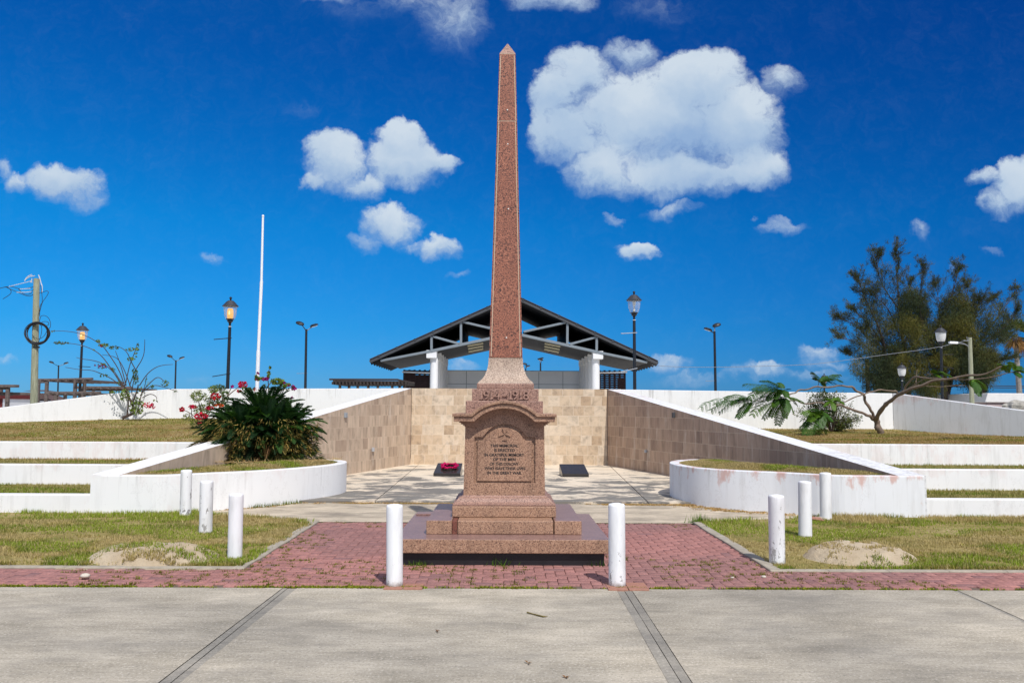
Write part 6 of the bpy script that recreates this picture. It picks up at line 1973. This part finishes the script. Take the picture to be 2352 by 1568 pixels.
# tufts of drooping needles
cnt = 0
for (p, d, f) in TUF:
    if rnd.random() < .10: continue
    if rnd.random() < .25 * f: continue
    m_ = 28 if f > .5 else 24
    c_ = np.array(p) + RNG.normal(scale=.10 - .05 * f, size=(m_, 3))
    dd = RNG.normal(scale=.42, size=(m_, 3)) + np.array(d) * .9 + np.array([0, 0, .10])
    if f < .45: dd[:, 2] -= .55
    ln = RNG.uniform(.07, .22, m_)
    tone = rnd.random()
    base = (.050, .066, .030) if tone < .5 else ((.098, .098, .032) if tone < .78 else (.078, .086, .054))
    LV.quads(c_, dd, .0088, ln, rdir(m_), cols(base, m_, .3, .12), 0)
# inner masses, denser towards the lower middle
for (x, y, rx, ry, n) in [(1000, 1000, 330, 260, 300), (1130, 700, 130, 200, 150), (1500, 950, 250, 240, 260), (1650, 1120, 260, 120, 190), (820, 1180, 230, 150, 170), (1150, 1250, 300, 170, 240), (760, 700, 100, 140, 70), (1560, 700, 150, 160, 100), (1900, 800, 120, 160, 60), (1720, 1280, 160, 90, 80), (900, 1380, 120, 70, 70), (1280, 1400, 120, 70, 60), (1800, 1180, 150, 80, 70)]:
    for i in range(int(n * 4.2)):
        a, r = rnd.uniform(0, 6.283), math.sqrt(rnd.random())
        p = A(*cC(x + rx * r * math.cos(a), y + ry * r * math.sin(a)), YCa + rnd.uniform(-2.4, 2.4))
        if fbm(p.x * 1.1 + 40, p.z * 1.1 + 20 + p.y * .3, 3) < .42: continue
        m_ = 24
        c_ = np.array(p) + RNG.normal(scale=.18, size=(m_, 3))
        dd = RNG.normal(scale=.5, size=(m_, 3)) + np.array([0, 0, -.55])
        tone = fbm(p.x * .7 + 9, p.z * .7 + 3, 2)
        base = (.135, .125, .032) if tone > .55 else ((.085, .09, .032) if tone > .44 else (.042, .056, .028))
        LV.quads(c_, dd, .009, RNG.uniform(.14, .36, m_), rdir(m_), cols(base, m_, .3, .12), 0)
LV.build('foliage', 'needle', ca)
# trunk and scrub standing just beside it
sx_ = A(2190, 920, 52)
sc2 = thing('ivy_trunk', 'dark stump of a tree wrapped in foliage beside the pale utility pole', 'tree', (A(*cC(1745, 1500), 50).x, 50, 0))
a = A(*cC(1748, 1360), 50)
M().tube([(a.x, 50, 0), a], [.32, .28], 10).build('trunk', 'bark_dark', sc2)
LV = Leaves(); n = 1100
P = np.stack([a.x + RNG.normal(scale=.26, size=n), 50 + RNG.normal(scale=.26, size=n), RNG.uniform(1.6, a.z + .15, n)], 1)
LV.quads(P, rdir(n) + np.array([0, 0, -.3]), .03, .18, rdir(n), cols((.035, .055, .02), n, .4), .1)
LV.build('foliage', 'needle', sc2)

# ---- fan palm at the edge
YFp = 56.0
t0, t1 = A(2343, 925, YFp), A(2334, 800, YFp)
tb_ = t0 + (t0 - t1) * (t0.z / (t1.z - t0.z)); tb_.z = 0
fp = thing('fan_palm', 'slim grey palm trunk with ragged crown at the edge of view', 'palm', tb_)
tp = A(2332, 768, YFp)
M().tube([tb_, t0, t1, tp], [.22, .17, .14, .13], 10).build('trunk', 'palm_trunk', fp)
LV = Leaves(); LD = Leaves()
for i in range(46):
    az = i * 2.4; el = rad(RNG.uniform(-35, 75)); L = RNG.uniform(.7, 1.2)
    d = np.array([math.cos(az) * math.cos(el), math.sin(az) * math.cos(el), math.sin(el)])
    c_ = np.array(tp) + d * L * .6
    m_ = 18; S = unit(np.cross(d, [0, 0, 1.0]))
    th_ = np.linspace(-1.25, 1.25, m_)[:, None]
    dd = d * np.cos(th_) + S * np.sin(th_) + np.array([0, 0, -.15])
    dd = dd + RNG.normal(scale=.10, size=dd.shape) - np.array([0, 0, .25]) * np.abs(th_)
    LV.quads(np.repeat(c_[None], m_, 0), dd, .020, RNG.uniform(.45, .8, m_), np.cross(S, d) + rdir(m_) * .7, cols((.10, .13, .03) if i % 3 else (.15, .16, .05), m_, .25), .2)
for i in range(26):
    az = i * 2.4; L = RNG.uniform(.5, .9)
    c_ = np.array(tp) + np.array([math.cos(az) * .15, math.sin(az) * .15, -RNG.uniform(0, .5)])
    m_ = 10
    dd = np.array([math.cos(az) * .7, math.sin(az) * .7, -1.0]) + RNG.normal(scale=.2, size=(m_, 3))
    LD.quads(np.repeat(c_[None], m_, 0), dd, .03, L, rdir(m_), cols((.32, .19, .08), m_, .3), .2)
q_ = np.array(A(2362, 812, YFp))
for i in range(10):
    dd = np.array([-.3, 0, -1.0]) + RNG.normal(scale=.25, size=(10, 3))
    LD.quads(np.repeat((q_ + RNG.normal(scale=.2, size=3) + np.array([0, 0, .9]))[None], 10, 0), dd, .035, RNG.uniform(.7, 1.3, 10), rdir(10), cols((.40, .22, .10), 10, .3), .2)
LV.build('fronds', 'leaf', fp); LD.build('dead_fronds', 'grass', fp)

# ================================================================== sand mounds
MO = []
for i, (mx_, my_, rx_, ry_, hh) in enumerate(MOUNDS):
    mm = M(); n = 46
    for a in range(n + 1):
        for b_ in range(n + 1):
            u_, v_ = -1.15 + 2.3 * a / n, -1.15 + 2.3 * b_ / n
            x, y = mx_ + u_ * rx_, my_ + v_ * ry_
            rr = math.sqrt(u_ * u_ + v_ * v_) * (1 + .35 * (float(fbm(x * 2.2 + 5, y * 2.2, 3)) - .5))
            e = max(0.0, 1 - rr * rr)
            z = float(lz(x, y)) - .02 + hh * e ** .7 * (.60 + .75 * float(fbm(x * 2.6 + 3, y * 2.6 + 8, 3))) + .045 * e ** .5 * (float(fbm(x * 14, y * 14, 4)) - .42)
            mm.v.append((x, y, z))
    for a in range(n):
        for b_ in range(n):
            q = a * (n + 1) + b_; mm.f.append((q, q + n + 1, q + n + 2, q + 1)); mm.mi.append(0)
    ob = mm.build('sand_mound', 'sand', smooth=True)
    tag(ob, ['low sand mound overgrown with grass tufts on the lawn before the sago planter', 'bare pale sand heap on the lawn before the stained planter'][i], 'sand heap')
def mound_z(x, y):
    z = np.full(np.shape(x), -1.0); near = np.zeros(np.shape(x))
    for (mx_, my_, rx_, ry_, hh) in MOUNDS:
        r2 = ((x - mx_) / rx_) ** 2 + ((y - my_) / ry_) ** 2
        e = np.clip(1 - r2, 0, 1)
        z = np.maximum(z, np.where(r2 < 1, lz(x, y) - .02 + hh * e ** .7 * (.60 + .75 * fbm(x * 2.6 + 3, y * 2.6 + 8, 3)), -1))
        near = np.maximum(near, np.clip(1.35 - r2, 0, 1))
    return z, near

# ================================================================== grass
def blades(name, X, Yv, Z, H, Cc, W=.0045, lean=.5, parent=None, kind='stuff'):
    n = len(X)
    az = RNG.uniform(0, 2 * np.pi, n); la = RNG.uniform(.1, 1, n) * lean
    dx, dy = np.cos(az), np.sin(az)
    b = np.stack([X, Yv, Z], 1); s = np.stack([-dy, dx, np.zeros(n)], 1) * (W * RNG.uniform(.7, 1.4, n))[:, None]
    tip = b + np.stack([dx * la * H, dy * la * H, H * np.sqrt(np.clip(1 - .6 * la ** 2, .1, 1))], 1)
    V = np.stack([b - s, b + s, tip], 1).reshape(-1, 3)
    C = np.repeat(Cc, 3, 0); C[0::3] *= .85; C[1::3] *= .85
    ob = fast(name, V, np.arange(3 * n).reshape(-1, 3), 'grass', parent, np.clip(C, 0, 1))
    if kind: ob['kind'] = kind
    return ob
def gcol(x, y, lush=0.0):
    n = len(x)
    t = (fbm(x * .8 + 3, y * 1.5 + 11, 5) - .5) * 2.5 + .48 + RNG.normal(scale=.05, size=n) + lush
    dry = np.array((.47, .37, .17)); mid = np.array((.33, .29, .065)); grn = np.array((.15, .21, .026)); lime = np.array((.25, .33, .03))
    k1 = np.clip((t - .40) / .10, 0, 1)[:, None]; k2 = np.clip((t - .52) / .12, 0, 1)[:, None]; k3 = np.clip((t - .66) / .10, 0, 1)[:, None]
    c = dry * (1 - k1) + mid * k1; c = c * (1 - k2) + grn * k2; c = c * (1 - k3) + lime * k3
    st = RNG.random(n) < .22
    c[st] = np.array((.52, .42, .21)) * RNG.uniform(.7, 1.1, (st.sum(), 1))
    return c * RNG.uniform(.7, 1.25, (n, 1))
def lawn_grass(side, N):
    y0 = YLF if side < 0 else YRF
    # denser towards the front, all of what the view can hold
    Yv = y0 + .085 + (13.3 - y0) * RNG.random(N) ** 1.25
    e = np.array([left_edge(y) if side < 0 else right_edge(y) for y in Yv])
    lim = side * (.62 * Yv + 3.4)
    t = RNG.random(N)
    X = e + (lim - e) * t + np.where(Yv < (Ltip.y if side < 0 else Rtip.y), side * ((.0 if side < 0 else .075) + .11 * fbm(Yv * 4, Yv * 0 + 2, 3) * (1.0 if side < 0 else .5)), 0)
    mz, near = mound_z(X, Yv)
    tuft = fbm(X * 11 + 2, Yv * 11 + 5, 3)
    keep = np.where(mz > -.5, (tuft > (.46 if side < 0 else .54)) & (RNG.random(N) < .75), True)
    pk = fbm(X * 1.6 + 31, Yv * 2.2 + 7, 4)
    bare = (pk < .40) & (RNG.random(N) < .88)
    sandy = (near > .15) & (mz < -.5) & (RNG.random(N) < near * (.9 if tuft.mean() else 0)) & (tuft < .52)
    dist = np.abs(X - e) 
    wallside = Yv > 12.3
    keep &= ~bare & ~sandy
    X, Yv, mz = X[keep], Yv[keep], mz[keep]
    lush = np.clip((Yv - 11.2) / 1.2, 0, 1) * .26
    # a dark green band along the brick edge
    Z = np.where(mz > -.5, mz, lz(X, Yv) - .006)
    H = RNG.uniform(.018, .042, len(X)) * (1 + .9 * np.clip((Yv - 12.0) / 1.0, 0, 1)) * (.75 + .7 * fbm(X * 2 + 1, Yv * 2 + 9, 2))
    return blades('grass', X, Yv, Z, H, gcol(X, Yv, lush), .0042, .8)
lawn_grass(-1, 165000); lawn_grass(1, 160000)
def terrace_grass():
    XX, YY, ZZ, HH = [], [], [], []
    for side in (-1, 1):
        N, X = (NL, XL) if side < 0 else (NR, XR)
        T = TER[side]
        for (ya, ybb, n, h) in ((T[0][0] + .21, T[1][0], 12000, .05), (T[1][0] + .21, T[2][0], 9000, .05), (T[2][0] + .21, YB, 52000, .035)):
            y = ya + (ybb - ya) * RNG.random(n); xe = np.array([outer_x(q, N, X, side) for q in y]) + side * .02
            lim = side * (.60 * y + 3.2); x = xe + (lim - xe) * RNG.random(n)
            up = ybb >= YB - .01
            if up:
                wl = np.where(np.abs(x) > abs(ax if side < 0 else bx), YB - (np.abs(x) - abs(ax if side < 0 else bx)) * ((sL30 / cL30) if side < 0 else (s30 / c30)), YB)
                k = y < wl - .02; x, y = x[k], y[k]
            z = np.array([terrace_z(side, a_, (b_ if up else ya + .25)) for a_, b_ in zip(x, y)]) + (.03 * fbm(x * .9, y * .9, 3) if up else 0) - .004
            XX.append(x); YY.append(y); ZZ.append(z); HH.append(RNG.uniform(.5, 1.2, len(x)) * h)
    X, Y_, Z, H = map(np.concatenate, (XX, YY, ZZ, HH))
    c = gcol(X, Y_, 0.0); k = (Y_ > min(TER[-1][2][0], TER[1][2][0]))
    c[k] = c[k] * np.array((.76, .62, .58))
    c[(~k)] = c[~k] * .55 + np.array((.11, .16, .02)) * .45
    blades('grass', X, Y_, Z, H, c, .006, .7)
terrace_grass()
def planter_grass(ring, cen, z, n, par):
    P = np.array([(q.x, q.y) for q in ring]); c = np.array((cen.x, cen.y)); m_ = len(P)
    i = RNG.integers(0, m_, n); t = np.sqrt(RNG.random(n)) * .99; s = RNG.random(n)
    q = P[i] * (1 - s[:, None]) + P[(i + 1) % m_] * s[:, None]
    # weight by area: accept by edge length
    el = np.linalg.norm(P[i] - P[(i + 1) % m_], axis=1); k = RNG.random(n) < np.clip(el / np.percentile(el, 90), 0, 1)
    X = c + (q - c) * t[:, None]; X, t = X[k], t[k]
    Z = z - .040 + .085 * (1 - t ** 2) + .025 * fbm(X[:, 0] * 2, X[:, 1] * 2, 3) * (1 - t)
    col = gcol(X[:, 0] * 1.6, X[:, 1] * 1.6, -.05)
    return blades('grass_cover', X[:, 0], X[:, 1], Z, RNG.uniform(.02, .05, len(X)), col, .005, .9, par)
planter_grass(ringL, cenL, PZL, 30000, plL); planter_grass(ringR, cenR, PZR, 60000, plR)
# moss and weeds: along the road edge, in the joints, along the plinth and planters
def tufts(name, pts, n, h, colr, rad_=.03, W=.004):
    X, Y_, Z = [], [], []
    for (x, y, z) in pts:
        X.append(x + RNG.normal(scale=rad_, size=n)); Y_.append(y + RNG.normal(scale=rad_ * .5, size=n)); Z.append(np.full(n, z))
    X, Y_, Z = map(np.concatenate, (X, Y_, Z))
    return blades(name, X, Y_, Z, RNG.uniform(.4, 1.2, len(X)) * h, cols(colr, len(X), .4, .15), W, 1.2)
pts = []
for x in np.arange(-5.2, 5.2, .012):
    d_ = fbm(x * 2.3 + 70, 3.3, 3)
    if RNG.random() < np.clip((d_ - .36) * 5, .08, .95): pts.append((x, ROAD_Y + .018 + RNG.normal(scale=.008), -.004))
tufts('moss', pts, 20, .026, (.22, .235, .016), .024, .007)
pts = []
for i in range(1700):
    y = ROAD_Y + .1 + (BRICK_TOP - ROAD_Y - .1) * RNG.random(); x = RNG.uniform(-4.2, 4.2)
    if not inside_path(x, y): continue
    if fbm(x * 1.1 + 20, y * .9 + 44, 3) < .43: continue
    if RNG.random() < .5: x = round(x / .1) * .1
    else: y = yb + round((y - yb) / .1) * .1
    pts.append((x, y, -.002))
tufts('moss', pts, 30, .030, (.17, .165, .022), .024, .006)
pts = [(x, BRICK_TOP + .0 + RNG.normal(scale=.03), .006) for x in np.arange(Ltip.x, Rtip.x, .02) if fbm(x * 2 + 5, 1.2, 3) > .46]
tufts('moss', pts, 6, .016, (.15, .14, .03), .02, .004)
# dried litter on the apron against the plaza step and planter foot
pts = []
for x in np.arange(-3.1, 3.3, .012):
    d_ = fbm(x * 1.4 + 12, 9.7, 3) + (.14 if x > 1.6 else 0)
    if RNG.random() < np.clip((d_ - .42) * 4, 0, 1): pts.append((x, PY0 - .06 + RNG.normal(scale=.04) - (.06 if x > 1.6 else 0), .016))
for q in PRo:
    if q.y < 15.2 and q.x < 5.2:
        for k in range(4):
            if fbm(q.x * 1.7 + 2, q.y + k, 2) > .42: pts.append((q.x - .10 + RNG.normal(scale=.10), q.y - .10 + RNG.normal(scale=.10) - .12 * RNG.random(), .016))
for q in PLo:
    if q.y < 15.2 and q.x > -4.3 and RNG.random() < .8: pts.append((q.x + RNG.normal(scale=.05), q.y - .05 + RNG.normal(scale=.03), .016))
tufts('dry_grass_litter', pts, 22, .018, (.46, .30, .12), .035, .007)
wp = [G(*c5(440, 1085), .01), G(*c5(452, 1075), .01), G(*c5(425, 1090), .01)]
def weed(pts, n, h, c_, label, cat='weed', r=.05):
    q = pts[0]
    root = thing('weed', label, cat, (q.x, q.y, 0), 'weeds in the paving')
    X = np.concatenate([np.array(p.x) + RNG.normal(scale=r, size=n) for p in pts]); Y_ = np.concatenate([np.array(p.y) + RNG.normal(scale=r * .4, size=n) for p in pts])
    blades('blades', X, Y_, np.full(len(X), 0.0), RNG.uniform(.4, 1.1, len(X)) * h, cols(c_, len(X), .35, .12), .005, .9, root, None)
    return root
weed(wp, 34, .07, (.10, .17, .02), 'grassy weed tuft at the foot of the black plinth, near a bollard')
weed([G(*c5(1085, 1090), .01), G(*c5(1050, 1092), .01), G(*c5(1130, 1090), .01)], 9, .12, (.10, .20, .02), 'leafy weed sprig growing at the middle of the black plinth')
weed([G(*c5(1850, 1092), .01)], 20, .10, (.05, .09, .02), 'small dark weed at the plinth corner by a bollard')
weed([G(1610, 1197, .02), G(1604, 1199, .02)], 70, .16, (.12, .21, .02), 'bright grass tuft where the kerb meets the apron')
weed([Vector((PLo[i].x, PLo[i].y - .03, .02)) for i in range(len(PLo)) if 13.9 < PLo[i].y < 14.7 and PLo[i].x > -4], 26, .10, (.13, .17, .03), 'green weeds along the foot of the sago planter')
# fallen bits
def small_tube(name, pts, r, mat, label, cat):
    return tag(M().tube(pts, r, 6).build(name, mat), label, cat)
cG = crop(900, 1300, 3.92)
tw_ = [G(*cG(x, y), .008) for x, y in ((1315, 525), (1370, 540), (1420, 553), (1462, 563), (1503, 563))]
small_tube('twig', tw_, [.006, .005, .006, .006, .002], 'twig_wood', 'dry twig lying alone on the concrete road', 'twig')
for (x, y, lab) in ((490, 703, 'small curled brown leaf on the road, left of the twig'), (1330, 992, 'tiny brown leaf on the road below the twig'), (1670, 1122, 'pale straw leaf near the road joint')):
    q = G(*cG(x, y), .004); LV = Leaves()
    LV.quads(np.array([q] * 3) + RNG.normal(scale=.006, size=(3, 3)) * np.array([1, 1, .2]), np.array([[1, .3, .25], [-.6, .8, .3], [.2, -1, .2]]), .008, .035, (0, 0, 1), cols((.20, .11, .05), 3), .5)
    ob = LV.build('fallen_leaf', 'grass'); tag(ob, lab, 'leaf')
def pebble(px, py, s, label, z=.01):
    q = G(px, py, z); mm = M(); sd_ = RNG.random() * 50
    for a_ in range(7):
        for b_ in range(10):
            th_, ph = math.pi * a_ / 6, 2 * math.pi * b_ / 10
            r_ = s * (.75 + .5 * float(fbm(math.cos(ph) * 2 + sd_, math.sin(ph) * 2 + a_ * .6, 2)))
            mm.v.append((q.x + r_ * math.sin(th_) * math.cos(ph) * 1.25, q.y + r_ * math.sin(th_) * math.sin(ph), z + s * .3 + r_ * math.cos(th_) * .62))
    for a_ in range(6):
        for b_ in range(10):
            k2 = (b_ + 1) % 10; mm.f.append((a_ * 10 + b_, (a_ + 1) * 10 + b_, (a_ + 1) * 10 + k2, a_ * 10 + k2)); mm.mi.append(0)
    tag(mm.build('stone', 'pebble', smooth=True), label, 'stone')
pebble(195, 1325 - 1, .035, 'pinkish stone on the kerb below the overgrown sand mound', .03)
cH = crop(1600, 1050, 3.92)
pebble(*cH(745, 1185), .022, 'pale chipped stone on the bricks near the kerb corner')
pebble(*cH(458, 1190), .013, 'tiny white stone on the bricks, left of a larger chip')
q = A(231, 965, 21.2); pebble(231, 964, .05, 'white stone on the upper lawn left of the sparse bougainvillea', A(231, 966, 21.2).z)
